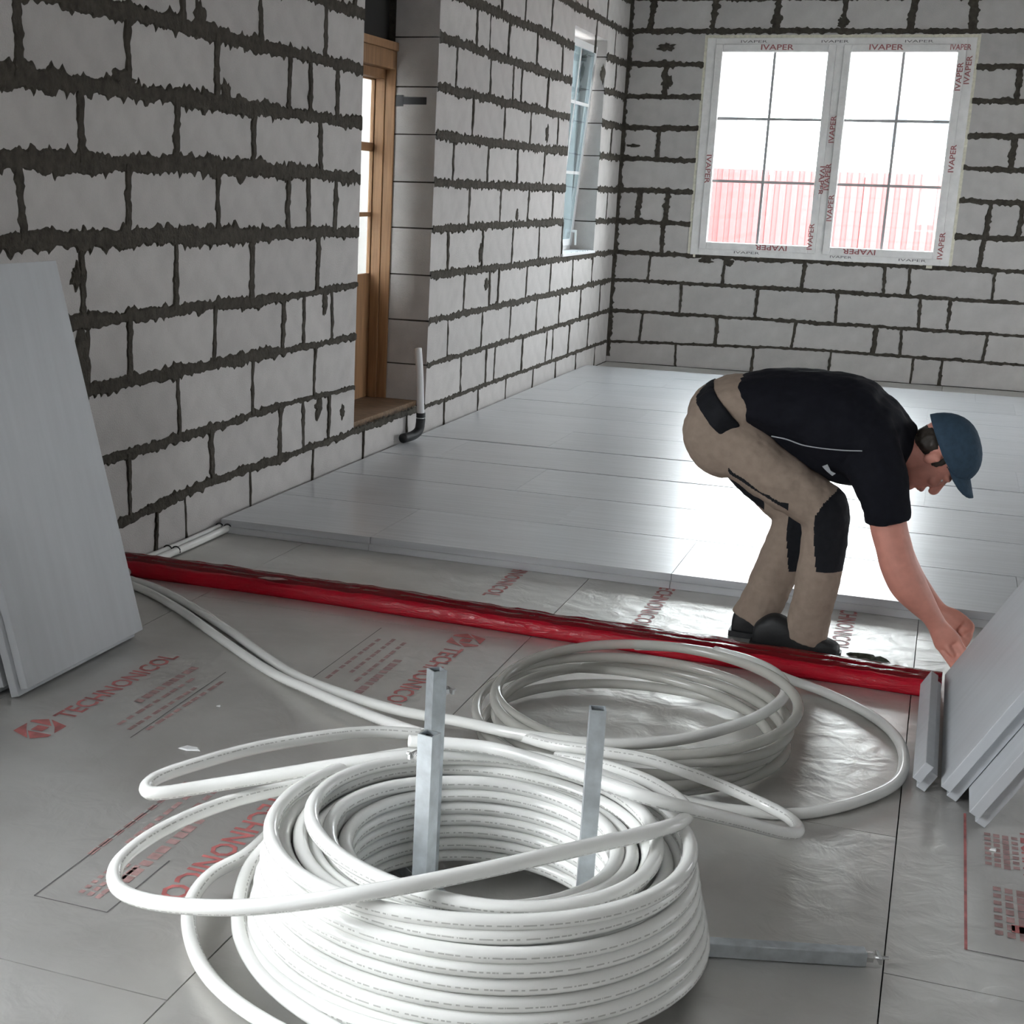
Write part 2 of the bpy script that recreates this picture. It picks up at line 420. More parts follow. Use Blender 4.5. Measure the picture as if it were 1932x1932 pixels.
BACK = {0:[0.626,1.296,1.944,2.617,2.844],1:[0.3,0.965,1.621,2.292,2.501,3.162],2:[0.628,1.283,1.95,2.618,2.85],3:[0.332,0.981,1.65,2.31,2.506,3.161],4:[0.426,3.033],5:[0.194,0.437,3.055,3.299],6:[],7:[0.326,3.169],8:[],9:[0.345,3.141],10:[],11:[0.193,0.718,1.227,1.761,2.284,2.746]}
PIPES = {'supply_a':[[0.071,-8.488,0.015],[0.132,-8.507,0.015],[0.279,-8.57,0.015],[0.482,-8.704,0.015],[0.726,-8.897,0.015],[0.958,-9.095,0.015],[1.125,-9.223,0.015],[1.314,-9.341,0.03],[1.548,-9.484,0.06],[1.767,-9.594,0.1],[1.929,-9.653,0.115],[2.084,-9.667,0.125],[2.21,-9.626,0.125],[2.339,-9.524,0.125],[2.451,-9.375,0.13],[2.515,-9.236,0.135],[2.542,-9.073,0.135],[2.507,-8.908,0.13],[2.416,-8.774,0.12],[2.293,-8.687,0.11]],'supply_b':[[0.095,-8.535,0.015],[0.154,-8.562,0.015],[0.298,-8.64,0.015],[0.513,-8.798,0.015],[0.797,-9.036,0.015],[1.039,-9.227,0.015],[1.22,-9.357,0.03],[1.422,-9.522,0.06],[1.627,-9.738,0.12],[1.759,-9.871,0.16]],'loop_b_up':[[1.759,-9.871,0.16],[1.645,-9.935,0.17],[1.552,-10.047,0.18],[1.458,-10.199,0.19],[1.394,-10.362,0.2],[1.356,-10.46,0.2],[1.362,-10.527,0.2],[1.399,-10.537,0.2],[1.491,-10.473,0.21],[1.61,-10.408,0.23],[1.729,-10.34,0.25],[1.828,-10.281,0.262],[1.919,-10.229,0.266],[2.027,-10.187,0.266],[2.142,-10.171,0.262]],'loop_a':[[1.852,-10.242,0.29],[1.942,-10.229,0.295],[2.034,-10.216,0.295],[2.162,-10.257,0.3],[2.276,-10.307,0.302],[2.381,-10.341,0.3],[2.472,-10.311,0.278],[2.56,-10.128,0.19],[2.636,-9.94,0.1],[2.659,-9.84,0.07],[2.616,-9.698,0.04],[2.482,-9.646,0.06],[2.359,-9.71,0.115],[2.277,-9.729,0.135],[2.168,-9.742,0.14],[2.044,-9.724,0.13],[1.92,-9.618,0.1]],'loop_c':[[1.775,-10.267,0.2],[1.67,-10.317,0.19],[1.565,-10.417,0.18],[1.503,-10.543,0.18],[1.469,-10.681,0.18],[1.469,-10.804,0.18],[1.5,-10.882,0.18],[1.557,-10.932,0.185],[1.651,-10.961,0.2],[1.782,-10.968,0.225],[1.904,-10.945,0.25],[2.037,-10.886,0.275],[2.173,-10.768,0.285],[2.308,-10.609,0.285],[2.401,-10.486,0.28],[2.45,-10.408,0.275],[2.467,-10.346,0.265],[2.462,-10.258,0.245],[2.44,-10.16,0.22],[2.39,-10.04,0.19],[2.307,-9.923,0.165],[2.187,-9.823,0.14],[2.071,-9.772,0.12]],'loop_d':[[1.777,-10.207,0.2],[1.689,-10.302,0.17],[1.624,-10.38,0.12],[1.58,-10.472,0.07],[1.536,-10.557,0.05],[1.544,-10.661,0.04],[1.594,-10.761,0.03],[1.685,-10.873,0.03],[1.796,-10.953,0.03],[1.937,-11.01,0.03],[2.088,-11.045,0.03]],'loop_e':[[1.82,-10.256,0.22],[1.728,-10.334,0.19],[1.666,-10.418,0.15],[1.635,-10.496,0.11],[1.622,-10.557,0.08],[1.658,-10.672,0.07],[1.719,-10.787,0.06],[1.807,-10.876,0.05],[1.92,-10.952,0.05],[2.054,-11.009,0.05]],'big_loop':[[2.064,-8.778,0.12],[2.206,-8.639,0.09],[2.359,-8.539,0.05],[2.499,-8.605,0.03],[2.632,-8.655,0.015],[2.763,-8.794,0.015],[2.842,-8.952,0.015],[2.871,-9.132,0.015],[2.856,-9.309,0.015],[2.774,-9.473,0.015],[2.659,-9.604,0.015],[2.538,-9.654,0.015],[2.411,-9.665,0.015],[2.279,-9.665,0.03]],'wall_a':[[-0.11,-8.593,0.015],[-0.074,-8.26,0.015],[-0.045,-7.999,0.015],[-0.012,-7.626,0.015],[-0.01,-7.403,0.015]]}
BODY = {'torso':[[2.23,-8.14,0.805,0.091,0.165],[2.319,-8.14,0.813,0.113,0.175],[2.432,-8.14,0.792,0.146,0.19],[2.545,-8.14,0.756,0.174,0.205],[2.625,-8.14,0.729,0.168,0.205],[2.691,-8.14,0.722,0.137,0.19],[2.745,-8.14,0.715,0.091,0.12],[2.781,-8.14,0.709,0.061,0.075]],'sleeve':[[2.657,-8.27,0.717,0.091,0.08],[2.698,-8.32,0.631,0.087,0.078],[2.726,-8.335,0.557,0.074,0.07],[2.738,-8.335,0.497,0.068,0.066]],'sleeve_far':[[2.641,-8.01,0.685,0.091,0.08],[2.678,-7.97,0.582,0.084,0.078],[2.705,-7.96,0.504,0.072,0.07],[2.723,-7.96,0.45,0.065,0.064]],'pelvis':[[2.276,-8.14,0.809,0.098,0.165],[2.216,-8.14,0.788,0.11,0.175],[2.162,-8.14,0.755,0.11,0.18],[2.134,-8.14,0.713,0.079,0.165],[2.123,-8.14,0.686,0.049,0.12]],'thigh':[[2.176,-8.22,0.725,0.101,0.1],[2.272,-8.235,0.659,0.098,0.1],[2.384,-8.24,0.585,0.091,0.093],[2.48,-8.235,0.531,0.084,0.085],[2.534,-8.23,0.498,0.079,0.078]],'shank':[[2.534,-8.23,0.498,0.079,0.076],[2.549,-8.225,0.434,0.076,0.072],[2.547,-8.22,0.336,0.072,0.07],[2.54,-8.215,0.223,0.07,0.068],[2.528,-8.21,0.128,0.068,0.068],[2.525,-8.21,0.071,0.069,0.068]],'thigh_far':[[2.155,-8.06,0.701,0.101,0.1],[2.266,-8.05,0.597,0.091,0.1],[2.378,-8.06,0.501,0.084,0.09],[2.438,-8.07,0.453,0.076,0.078]],'shank_far':[[2.438,-8.07,0.453,0.076,0.076],[2.438,-8.075,0.391,0.074,0.072],[2.418,-8.085,0.317,0.073,0.07],[2.389,-8.095,0.208,0.072,0.068],[2.357,-8.1,0.11,0.074,0.068]],'arm':[[2.704,-8.32,0.632,0.058,0.05],[2.741,-8.335,0.491,0.056,0.05],[2.766,-8.34,0.421,0.055,0.05],[2.788,-8.34,0.362,0.056,0.05],[2.823,-8.335,0.302,0.056,0.05],[2.866,-8.325,0.249,0.044,0.038],[2.902,-8.315,0.207,0.032,0.03],[2.923,-8.31,0.177,0.03,0.027]],'arm_far':[[2.678,-7.97,0.582,0.056,0.05],[2.731,-7.96,0.434,0.051,0.048],[2.775,-7.97,0.328,0.049,0.045],[2.821,-8.0,0.254,0.046,0.042],[2.874,-8.04,0.204,0.037,0.035],[2.914,-8.07,0.174,0.029,0.03],[2.937,-8.08,0.159,0.028,0.027]],'neck':[[2.745,-8.14,0.711,0.061,0.06],[2.794,-8.14,0.697,0.049,0.056],[2.835,-8.14,0.695,0.049,0.056]],'hand':[[2.923,-8.31,0.177,0.0,0],[2.975,-8.31,0.083,0.0,0],[2.962,-8.09,0.149,0.0,0],[3.004,-8.09,0.122,0.0,0],[2.864,-8.14,0.692,0.0,0],[2.989,-8.14,0.74,0.0,0],[2.878,-8.14,0.578,0.0,0]]}

# ------------------------------------------------------------------ block walls
T = 0.42                                     # wall thickness
TL = 0.375                                   # left wall
rng = random.Random(11)
Z0, CH = 0.196, 0.26
for k in range(13):
    LEFT_LINES.setdefault(k, [(-9.0, Z0 + CH * k), (0.0, Z0 + CH * k)])
    BACK_LINES.setdefault(k, [(0.0, Z0 + CH * k + 0.02), (3.4, Z0 + CH * k)])

def line_z(lines, k, u):
    if k < 0:
        return 0.0
    p = lines[k]
    return float(np.interp(u, [q[0] for q in p], [q[1] for q in p]))

def vnoise(seed):
    g = np.random.RandomState(seed).rand(4096)
    def f(s):
        i = np.floor(s).astype(int); t = s - i; t = t * t * (3 - 2 * t)
        return g[i % 4096] * (1 - t) + g[(i + 1) % 4096] * t
    return f

class Mortar:
    """ragged squeezed-out joints on a wall face; to3(u, n, w) maps wall coordinates to the room"""
    def __init__(s, to3): s.m = MB(); s.to3 = to3; s.seed = 1
    def strip(s, us, ws, th, horizontal=True, ds=0.009):
        """a joint along the polyline (us, ws) with full width th (scalar or array)"""
        s.seed += 3
        L = np.concatenate([[0], np.cumsum(np.hypot(np.diff(us), np.diff(ws)))])
        n = max(4, int(L[-1] / ds))
        t = np.linspace(0, L[-1], n)
        u, w = np.interp(t, L, us), np.interp(t, L, ws)
        th = np.interp(t, L, th) if np.ndim(th) else np.full(n, th)
        A, Bn = vnoise(s.seed), vnoise(s.seed + 1)
        o = s.seed * 17.3
        def edge(F):
            a = 0.45 * F(t * 7 + o) + 0.42 * F(t * 22 + o) + 0.75 * F(t * 47 + 5 * o) ** 3 + 0.30 * F(t * 85 + o)
            return 0.14 + 0.52 * a
        lo, hi = th * edge(A), th * edge(Bn)
        C = vnoise(s.seed + 2)
        pr = 0.0035 + 0.006 * C(t * 18 + o)
        rows = [(-lo, -0.003 * np.ones(n)), (-lo * 0.72, pr), (hi * 0.72, pr), (hi, -0.003 * np.ones(n))]
        V = []
        for off, nn in rows:
            for i in range(n):
                V.append(s.to3(u[i] + (0 if horizontal else off[i]), nn[i], w[i] + (off[i] if horizontal else 0)))
        F = []
        for r in range(3):
            for i in range(n - 1):
                F.append((r * n + i, r * n + i + 1, (r + 1) * n + i + 1, (r + 1) * n + i))
        s.m.add(V, F)
    def blob(s, u, w, ru, rw):
        s.seed += 3
        A = vnoise(s.seed)
        n = 26
        V = [s.to3(u, 0.009, w)]
        for k, (sc, nn) in enumerate(((0.7, 0.007), (1.0, -0.002))):
            for i in range(n):
                a = i * 2 * math.pi / n
                q = 0.45 + 0.45 * float(A(np.array([s.seed * 3.1 + i * 0.5]))[0]) + 0.5 * float(A(np.array([s.seed * 9.7 + i * 1.37]))[0])
                if i >= n - 3: q = q * 0.5 + 0.5 * 0.85
                V.append(s.to3(u + ru * sc * q * math.cos(a), nn, w + rw * sc * q * math.sin(a)))
        F = [(0, 1 + i, 1 + (i + 1) % n) for i in range(n)] + [(1 + i, 1 + n + i, 1 + n + (i + 1) % n, 1 + (i + 1) % n) for i in range(n)]
        s.m.add(V, F)

def block(parent, to3, u0, u1, zb0, zb1, zt0, zt1, depth, g0=0.004, g1=0.004):
    """one aerated block; bottom/top heights at its two ends"""
    gz = 0.004
    j = lambda: rng.uniform(-0.0025, 0.0025)
    fr = rng.uniform(-0.0015, 0.003)
    V = []
    for nn in (-depth, fr):
        q = (lambda: 0.0) if nn < 0 else j
        V += [to3(u0 + g0, nn, zb0 + gz + q()), to3(u1 - g1, nn, zb1 + gz + q()), to3(u1 - g1, nn + 0.0, zt1 - gz + q()), to3(u0 + g0, nn, zt0 - gz + q())]
    c = np.mean(np.array(V), axis=0)
    m = MB(); m.hexa(V)
    o = m.build('block', M['block'], parent)
    o.data.transform(Matrix.Translation(-Vector(c))); o.location = c
    return o

def lay(parent, to3, lines, joints, u_min, u_max, openings, mort, th_bed, th_head, kmax=12):
    """openings: (u0, u1, z0, z1)"""
    for k in range(kmax + 1):
        js = sorted(joints[k])
        cells = [u_min] + [q for q in js if u_min + 0.03 < q < u_max - 0.03] + [u_max]
        zmid = lambda u: (line_z(lines, k - 1, u) + line_z(lines, k, u)) / 2
        spans = []
        for a, b in zip(cells[:-1], cells[1:]):
            parts = [(a, b, False, False, None)]
            for (o0, o1, oz0, oz1) in openings:
                nxt = []
                for (p, q, l, r, clip) in parts:
                    zb, zt = line_z(lines, k - 1, (p + q) / 2), line_z(lines, k, (p + q) / 2)
                    cov = (min(zt, oz1) - max(zb, oz0)) / (zt - zb)
                    if cov < 0.12 or q <= o0 or p >= o1:
                        nxt.append((p, q, l, r, clip)); continue
                    if p < o0 - 0.02: nxt.append((p, o0, l, True, clip))
                    if q > o1 + 0.02: nxt.append((o1, q, True, r, clip))
                    if cov < 0.9:
                        m0, m1 = max(p, o0), min(q, o1)
                        if oz1 < zt - 0.03: nxt.append((m0, m1, p < o0, q > o1, ('b', oz1)))
                        elif oz0 > zb + 0.03: nxt.append((m0, m1, p < o0, q > o1, ('t', oz0)))
                parts = nxt
            spans += parts
        for (p, q, l, r, clip) in spans:
            if q - p < 0.03: continue
            zb0, zb1 = line_z(lines, k - 1, p), line_z(lines, k - 1, q)
            zt0, zt1 = line_z(lines, k, p), line_z(lines, k, q)
            deep = l or r or clip is not None
            if clip:
                if clip[0] == 'b': zb0 = zb1 = clip[1]
                else: zt0 = zt1 = clip[1]
            block(parent, to3, p, q, zb0, zb1, zt0, zt1, 0.26 if deep else 0.05, 0.0 if l else 0.004, 0.0 if r else 0.004)
        # head joints
        for q in js:
            if not (u_min + 0.03 < q < u_max - 0.02): continue
            za, zb = line_z(lines, k - 1, q), line_z(lines, k, q)
            bad = False
            for (o0, o1, oz0, oz1) in openings:
                if o0 - 0.01 < q < o1 + 0.01 and oz0 < (za + zb) / 2 < oz1: bad = True
            if bad or (k == 0 and za < 0.01 and False): continue
            lean = rng.uniform(-0.008, 0.008)
            mort.strip(np.array([q - lean, q + lean]), np.array([za, zb]), th_head(k, q) * rng.uniform(0.75, 1.25), horizontal=False)
        # bed joint on top of the course
        pts = [(u_min, u_max)]
        for (o0, o1, oz0, oz1) in openings:
            nxt = []
            for a, b in pts:
                z = line_z(lines, k, (max(a, o0) + min(b, o1)) / 2)
                if b <= o0 or a >= o1 or not (oz0 + 0.03 < z < oz1 - 0.03): nxt.append((a, b)); continue
                if a < o0: nxt.append((a, o0 - 0.005))
                if b > o1: nxt.append((o1 + 0.005, b))
            pts = nxt
        for a, b in pts:
            u = np.linspace(a, b, max(2, int((b - a) / 0.25)))
            mort.strip(u, np.array([line_z(lines, k, x) for x in u]), np.array([th_bed(k, x) for x in u]))

# left wall: core first (holes for the door and the side window)
toL = lambda u, n, w: (n, u, w)
toB = lambda u, n, w: (u, -n, w)
def wall_core(mb, axis, c0, c1, umin, umax, openings, zt):
    """boxes around openings; the wall body lies between c0 and c1 on the axis"""
    us = sorted({umin, umax, *[o[0] - 0.012 for o in openings], *[o[1] + 0.012 for o in openings]})
    for a, b in zip(us[:-1], us[1:]):
        zs = [(-0.3, zt)]
        for o in openings:
            if a >= o[0] - 0.02 and b <= o[1] + 0.02:
                nz = []
                for p, q in zs:
                    if o[2] - 0.012 > p: nz.append((p, o[2] - 0.012))
                    if q > o[3] + 0.012: nz.append((o[3] + 0.012, q))
                zs = nz
        for p, q in zs:
            if axis == 'x': mb.box(c0, c1, a, b, p, q)
            else: mb.box(a, b, c0, c1, p, q)

mb = MB()
opL = [DW, SW]
opLc = [DW, SW, LW]
wall_core(mb, 'x', -TL, -0.012, ROOM_Y - T, 0.0, opLc, CEIL)
wall_left = tag(mb.build('wall_left', M['mortar']), kind='structure')
mb = MB()
opB = [BW]
wall_core(mb, 'y', 0.012, T, -T, ROOM_X + T, opB, CEIL)
wall_back = tag(mb.build('wall_back', M['mortar']), kind='structure')

UMIN = -11.0
jl = {}
for k in range(13):
    near = sorted(NEAR.get(k, []))
    farj = sorted(FAR.get(k, []))
    if not near:
        near = [-6.55 if k % 2 == 0 else -6.36]
    ext = []
    q = near[0]
    if k >= 9:
        while q - 0.68 > -9.0:
            q -= 0.68; ext.append(q)
    q = min(near + ext)
    while q - 0.68 > UMIN:
        q -= 0.68; ext.append(q)
    if not farj:
        farj = [-4.59 + 0.68 * i + (0.34 if k % 2 else 0) for i in range(4)]
    q = max(farj)
    while q + 0.68 < -0.2:
        q += 0.68
        ext.append(q)
    if 4 <= k <= 9:
        ext = [e for e in ext if not (-0.8 < e < 0)]
        if k % 2 == 1: ext.append(-0.40)
    jl[k] = [j for j in near + farj + ext]
mL = Mortar(toL)
BEDN = {0: .045, 1: .042, 2: .058, 3: .058, 4: .075, 5: .085, 6: .075, 7: .075, 8: .07}
def th_bed_L(k, u):
    n, f = BEDN.get(k, .07), {0: .028, 1: .036, 2: .045, 3: .05, 4: .05, 5: .056, 6: .06, 7: .06, 8: .06}.get(k, .06)
    return f if u > -4.95 else (n if u < -6.9 else n * 0.8) * (0.75 if -6.9 < u < -6.04 and k in (1, 2, 3) else 1)
def th_head_L(k, u):
    if k == 0: return 0.017
    return (0.046 if k >= 4 else 0.034) if u < -6.04 else (0.024 if k <= 3 else 0.030)
lay(wall_left, toL, LEFT_LINES, jl, UMIN, -0.0, opL, mL, th_bed_L, th_head_L)
for (u, w, a, b) in ((-7.738, 2.06, .07, .085), (-7.517, 1.80, .06, .07), (-8.607, .80, .075, .16), (-6.459, .90, .04, .07), (-6.502, .40, .05, .06),
                     (-6.201, .335, .035, .05), (-2.496, 1.86, .045, .07), (-3.948, 1.07, .04, .07), (-3.796, .86, .05, .05), (-8.309, 1.80, .09, .04),
                     (-3.165, 1.30, .035, .05), (-7.2, .94, .06, .03), (-8.64, 1.12, .04, .05), (-6.30, 1.74, .05, .02), (-0.86, 2.40, .09, .07)):
    mL.blob(u, w, a, b)
tag(mL.m.build('mortar', M['mortar'], wall_left), kind='stuff')

jb = {}
for k in range(13):
    l = sorted(BACK.get(k, []))
    if not l: l = [0.66 if k % 2 else 0.33]
    q = max(max(l), 3.05)
    if k in (6, 8, 10): q = 3.48; l = l[:0] + [q] + ([0.5] if k == 12 else [])
    if k == 12: l = [0.5 + 0.66 * i for i in range(5)]; q = max(l)
    ext = []
    while q + 0.66 < 6.3:
        q += 0.66; ext.append(q)
    jb[k] = l + ext
mB = Mortar(toB)
th_bed_B = lambda k, u: {0: .024, 1: .030, 2: .034, 3: .040}.get(k, .046)
th_head_B = lambda k, u: 0.024 if k == 0 else (0.03 if k <= 3 else (0.06 if k == 11 else 0.045))
lay(wall_back, toB, BACK_LINES, jb, 0.0, ROOM_X, opB, mB, th_bed_B, th_head_B)
mB.strip(np.array([0.012, 0.012]), np.array([0.05, CEIL]), 0.055, horizontal=False)
for (u, w, a, b) in ((.335, 2.687, .08, .04), (.825, .93, .085, .03), (1.013, .92, .05, .04), (.111, 1.876, .07, .015), (.366, 2.40, .05, .07), (1.23, 2.9, .05, .06), (1.76, 2.88, .06, .05)):
    mB.blob(u, w, a, b)
tag(mB.m.build('mortar', M['mortar'], wall_back), kind='stuff')

# the two walls behind and beside the camera, the ceiling
mb = MB(); wall_core(mb, 'x', ROOM_X, ROOM_X + T, ROOM_Y - T, T, RW, CEIL)
tag(mb.build('wall_right', M['brickwall']), kind='structure')
mb = MB(); wall_core(mb, 'y', ROOM_Y - T, ROOM_Y, 0.0, ROOM_X, FW, CEIL)
tag(mb.build('wall_front', M['brickwall']), kind='structure')
tag(boxobj('ceiling', M['ceiling'], None, -T, ROOM_X + T, ROOM_Y - T, T, CEIL, CEIL + 0.2), kind='structure')

# ------------------------------------------------------------------ floor: slab and foil-faced panels with their print
floor = tag(boxobj('floor', M['slab'], None, -T, ROOM_X + T, ROOM_Y - T, T, -0.25, -0.03), kind='structure')
XS = [0.012, 0.43, 1.65, 2.872, 4.092, 5.312, 6.39]
seam0 = [-9.9, -10.95, -9.62, -10.295, -9.4, -10.9]
panel_at = {}
for i in range(6):
    ys = []
    q = seam0[i]
    while q > ROOM_Y: q -= 2.42
    ys = [ROOM_Y + 0.01]
    q += 2.42
    while q < -0.05:
        if q - ys[-1] > 0.3: ys.append(q)
        q += 2.42
    ys.append(-0.015)
    for a, b in zip(ys[:-1], ys[1:]):
        m = MB(); m.box(XS[i] + .0015, XS[i + 1] - .0015, a + .0015, b - .0015, -0.03, 0.0)
        o = m.build('foil_panel', M['foil'], floor)
        panel_at[(i, a, b)] = o
def panel(x, y):
    for (i, a, b), o in panel_at.items():
        if XS[i] <= x <= XS[i + 1] and a <= y <= b: return o
    return floor
HP = 0.0009
def flat_poly(name, pts, mat, parent, z=HP):
    return mesh(name, [(x, y, z) for x, y in pts], [tuple(range(len(pts)))], mat, parent)
def thick_line(pts, w, name, mat, parent):
    m = MB()
    for (a, b) in zip(pts[:-1], pts[1:]):
        a, b = Vector((*a, HP)), Vector((*b, HP))
        t = (b - a).normalized(); s_ = Vector((-t.y, t.x, 0)) * w / 2
        k = len(m.v); m.add([a - s_, b - s_, b + s_, a + s_], [(0, 1, 2, 3)])
    return m.build(name, mat, parent)
def maker_print(x, y, sgn, small=True):
    """logo, word and small lines; sgn = +1 reads away from the camera, -1 towards it. (x, y): start of the word's baseline"""
    par = panel(x, y)
    yd = (0, sgn, 0); ud = (-sgn, 0, 0)
    text_mesh('TECHNONICOL', 0.085, M['print_red'], 'printed_word', par, (x, y, HP), yd, ud, bold=0.0015, length=0.62)
    # logo: a tilted square with a bent stroke left open
    cx, cy = x - sgn * 0.035, y - sgn * 0.095
    def q(a, b): return (cx - sgn * b, cy + sgn * a)
    for k, poly in enumerate(([(-.075, -.01), (-.045, .055), (.02, .055), (-.02, .03)], [(-.075, -.018), (-.028, .02), (-.028, -.055), (-.045, -.055)],
                 [(.07, .01), (.045, -.055), (-.015, -.055), (.025, -.03)], [(.07, .018), (.028, -.018), (.032, .055), (.045, .055)], [(-.018, .018), (.018, .018), (.018, -.018), (-.018, -.018)])):
        flat_poly('printed_logo', [q(a, b) for a, b in poly], M['print_red'], par)
    if small:
        for r, (ln, st) in enumerate(((0.36, 0.20), (0.44, 0.02), (0.40, 0.0), (0.46, 0.02))):
            bx = x + sgn * (0.05 + 0.045 * (r + 1))
            for w in range(9):
                # small print: too fine to read in the photo, only its rows of short dashes show
                a = st + ln * w / 9; b = a + ln / 9 * (0.62 + 0.25 * ((w * 5 + r) % 3) / 2)
                hh = 0.0065 if r else 0.013
                flat_poly('printed_row', [(bx - sgn * hh, y + sgn * a), (bx - sgn * hh, y + sgn * b), (bx + sgn * hh, y + sgn * b), (bx + sgn * hh, y + sgn * a)], M['print_pale'], par)
maker_print(0.70, -9.80, 1)
maker_print(1.43, -10.03, -1)
maker_print(1.43, -8.70, -1)
text_mesh('TECHNONICOL', 0.085, M['print_red'], 'printed_word', panel(1.35, -7.8), (1.345, -7.42, HP), (0, -1, 0), (1, 0, 0), bold=0.0015, length=0.62)
text_mesh('TECHNONICOL', 0.085, M['print_red'], 'printed_word', panel(1.95, -7.8), (1.93, -7.55, HP), (0, -1, 0), (1, 0, 0), bold=0.0015, length=0.62)
text_mesh('TECHNONICOL', 0.085, M['print_red'], 'printed_word', panel(2.55, -8.0), (2.60, -7.50, HP), (0, -1, 0), (1, 0, 0), bold=0.0015, length=0.62)
p_ = panel(3.05, -9.7)
thick_line([(3.025, -9.40), (3.025, -10.13)], 0.006, 'printed_border', M['print_red'], p_)
thick_line([(3.025, -10.13), (3.60, -10.13)], 0.003, 'printed_border', M['print_grey'], p_)
def dash_rows(par, x0, y0, rows, step, ln, hh):
    """fine print that cannot be read in the photo: rows of short dashes"""
    for r in range(rows):
        for w in range(7):
            a_, b_ = ln * w / 7, ln * (w + 0.55 + 0.3 * ((w * 3 + r) % 3) / 2) / 7
            x = x0 + step * r
            flat_poly('printed_row', [(x - hh, y0 - a_), (x + hh, y0 - a_), (x + hh, y0 - b_), (x - hh, y0 - b_)], M['print_pale'], par)
dash_rows(p_, 3.075, -9.50, 4, 0.020, 0.20, 0.007)
dash_rows(p_, 3.090, -9.80, 6, 0.024, 0.25, 0.008)
flat_poly('printed_logo', [(3.115, -9.975), (3.165, -9.975), (3.165, -10.01), (3.115, -10.01)], M['print_red'], p_)
text_mesh('TECHNONICOL', 0.085, M['print_red'], 'printed_word', p_, (3.15, -9.45, HP), (0, -1, 0), (1, 0, 0), bold=0.0015, length=0.5)
thick_line([(1.20, -10.12), (1.20, -10.71), (1.375, -10.71), (1.375, -10.45)], 0.003, 'printed_border', M['print_grey'], panel(1.3, -10.4))
thick_line([(0.90, -9.25), (0.92, -9.85)], 0.003, 'printed_border', M['print_grey'], panel(0.95, -9.5))
thick_line([(1.16, -8.6), (1.16, -9.3)], 0.003, 'printed_border', M['print_grey'], panel(1.16, -8.9))
dash_rows(panel(1.3, -10.6), 1.28, -10.50, 3, 0.022, 0.17, 0.006)

# ------------------------------------------------------------------ back window
def rect_frame(mb, axis, c0, c1, u0, u1, z0, z1, w):
    for (a, b, p, q) in ((u0, u0 + w, z0, z1), (u1 - w, u1, z0, z1), (u0 + w, u1 - w, z0, z0 + w), (u0 + w, u1 - w, z1 - w, z1)):
        if axis == 'y': mb.box(a, b, c0, c1, p, q)
        else: mb.box(c0, c1, a, b, p, q)
w1 = tag(empty('window_1', (BW[0], 0, BW[2])), kind='structure')
O1 = (BW[0], 0, BW[2])
m = MB(); rect_frame(m, 'y', -0.012, 0.07, BW[0] + .012, BW[1] - .012, BW[2] + .012, BW[3] - .012, 0.072)
xm = 1.757
m.box(xm - 0.03, xm + 0.03, -0.010, 0.07, BW[2] + .08, BW[3] - .08)
frame = m.build('frame', M['film'], w1, O1, bevel=0.004)
m = MB()
g = np.random.RandomState(3)
rect_frame(m, 'y', -0.004, 0.05, BW[0] - .012, BW[1] + .012, BW[2] - .012, BW[3] + .012, 0.026)
m.build('foam_strip', M['foam'], w1, O1)
for (a, b) in ((BW[0] + .084, xm - .030), (xm + .030, BW[1] - .084)):
    m = MB(); rect_frame(m, 'y', -0.024, 0.045, a, b, BW[2] + .062, BW[3] - .062, 0.062)
    sash = m.build('sash', M['film'], w1, O1, bevel=0.006)
    gx0, gx1, gz0, gz1 = a + .062, b - .062, BW[2] + .124, BW[3] - .124
    boxobj('glass_pane', M['glass'], sash, gx0, gx1, 0.018, 0.022, gz0, gz1, O1)
    mid = (gx0 + gx1) / 2
    boxobj('muntin', M['muntin'], sash, mid - .011, mid + .011, 0.008, 0.030, gz0, gz1, O1)
    for zz in (1.603, 2.115):
        boxobj('muntin', M['muntin'], sash, gx0, mid - .011, 0.008, 0.030, zz - .011, zz + .011, O1)
        boxobj('muntin', M['muntin'], sash, mid + .011, gx1, 0.008, 0.030, zz - .011, zz + .011, O1)
m = MB()
m.cyl((xm - .055, -.045, 1.58), (xm - .055, -.024, 1.58), .014); m.box(xm - .063, xm - .047, -.058, -.042, 1.47, 1.60)
m.build('handle', M['pvc'], w1, O1)
def film_text(x, z, xd, zd, size=0.06, ln=0.27):
    text_mesh('IVAPER', size, M['film_print'], 'film_lettering', frame, (x - O1[0], -0.0255, z - O1[2]), xd, zd, bold=0.0008, length=ln)
RX, UP_, DN = (1, 0, 0), (0, 0, 1), (0, 0, -1)
for x in (1.12, 1.98): film_text(x, 2.663, RX, UP_)
film_text(2.60, 2.663, RX, UP_, ln=0.16)
for x in (1.50, 2.22): film_text(x, 1.085, (-1, 0, 0), DN)
for (x, z) in ((1.785, 1.55), (1.785, 1.93), (1.835, 1.30), (2.742, 1.03), (2.742, 1.72), (2.775, 2.40), (1.700, 1.06), (2.715, 2.35)):
    film_text(x, z, UP_, (-1, 0, 0), ln=0.22)
for (x, z) in ((1.700, 1.75), (0.755, 1.82)):
    film_text(x, z, DN, RX, ln=0.24)
for (x, z, ln) in ((0.95, 2.72, .22), (1.60, 2.72, .22), (2.25, 2.72, .22), (1.05, 1.005, .22), (1.85, 1.005, .18), (2.4, 1.005, .22)):
    text_mesh('IVAPER', 0.028, M['print_grey'], 'film_lettering', frame, (x - O1[0], -0.0125, z - O1[2]), RX, UP_, length=ln)

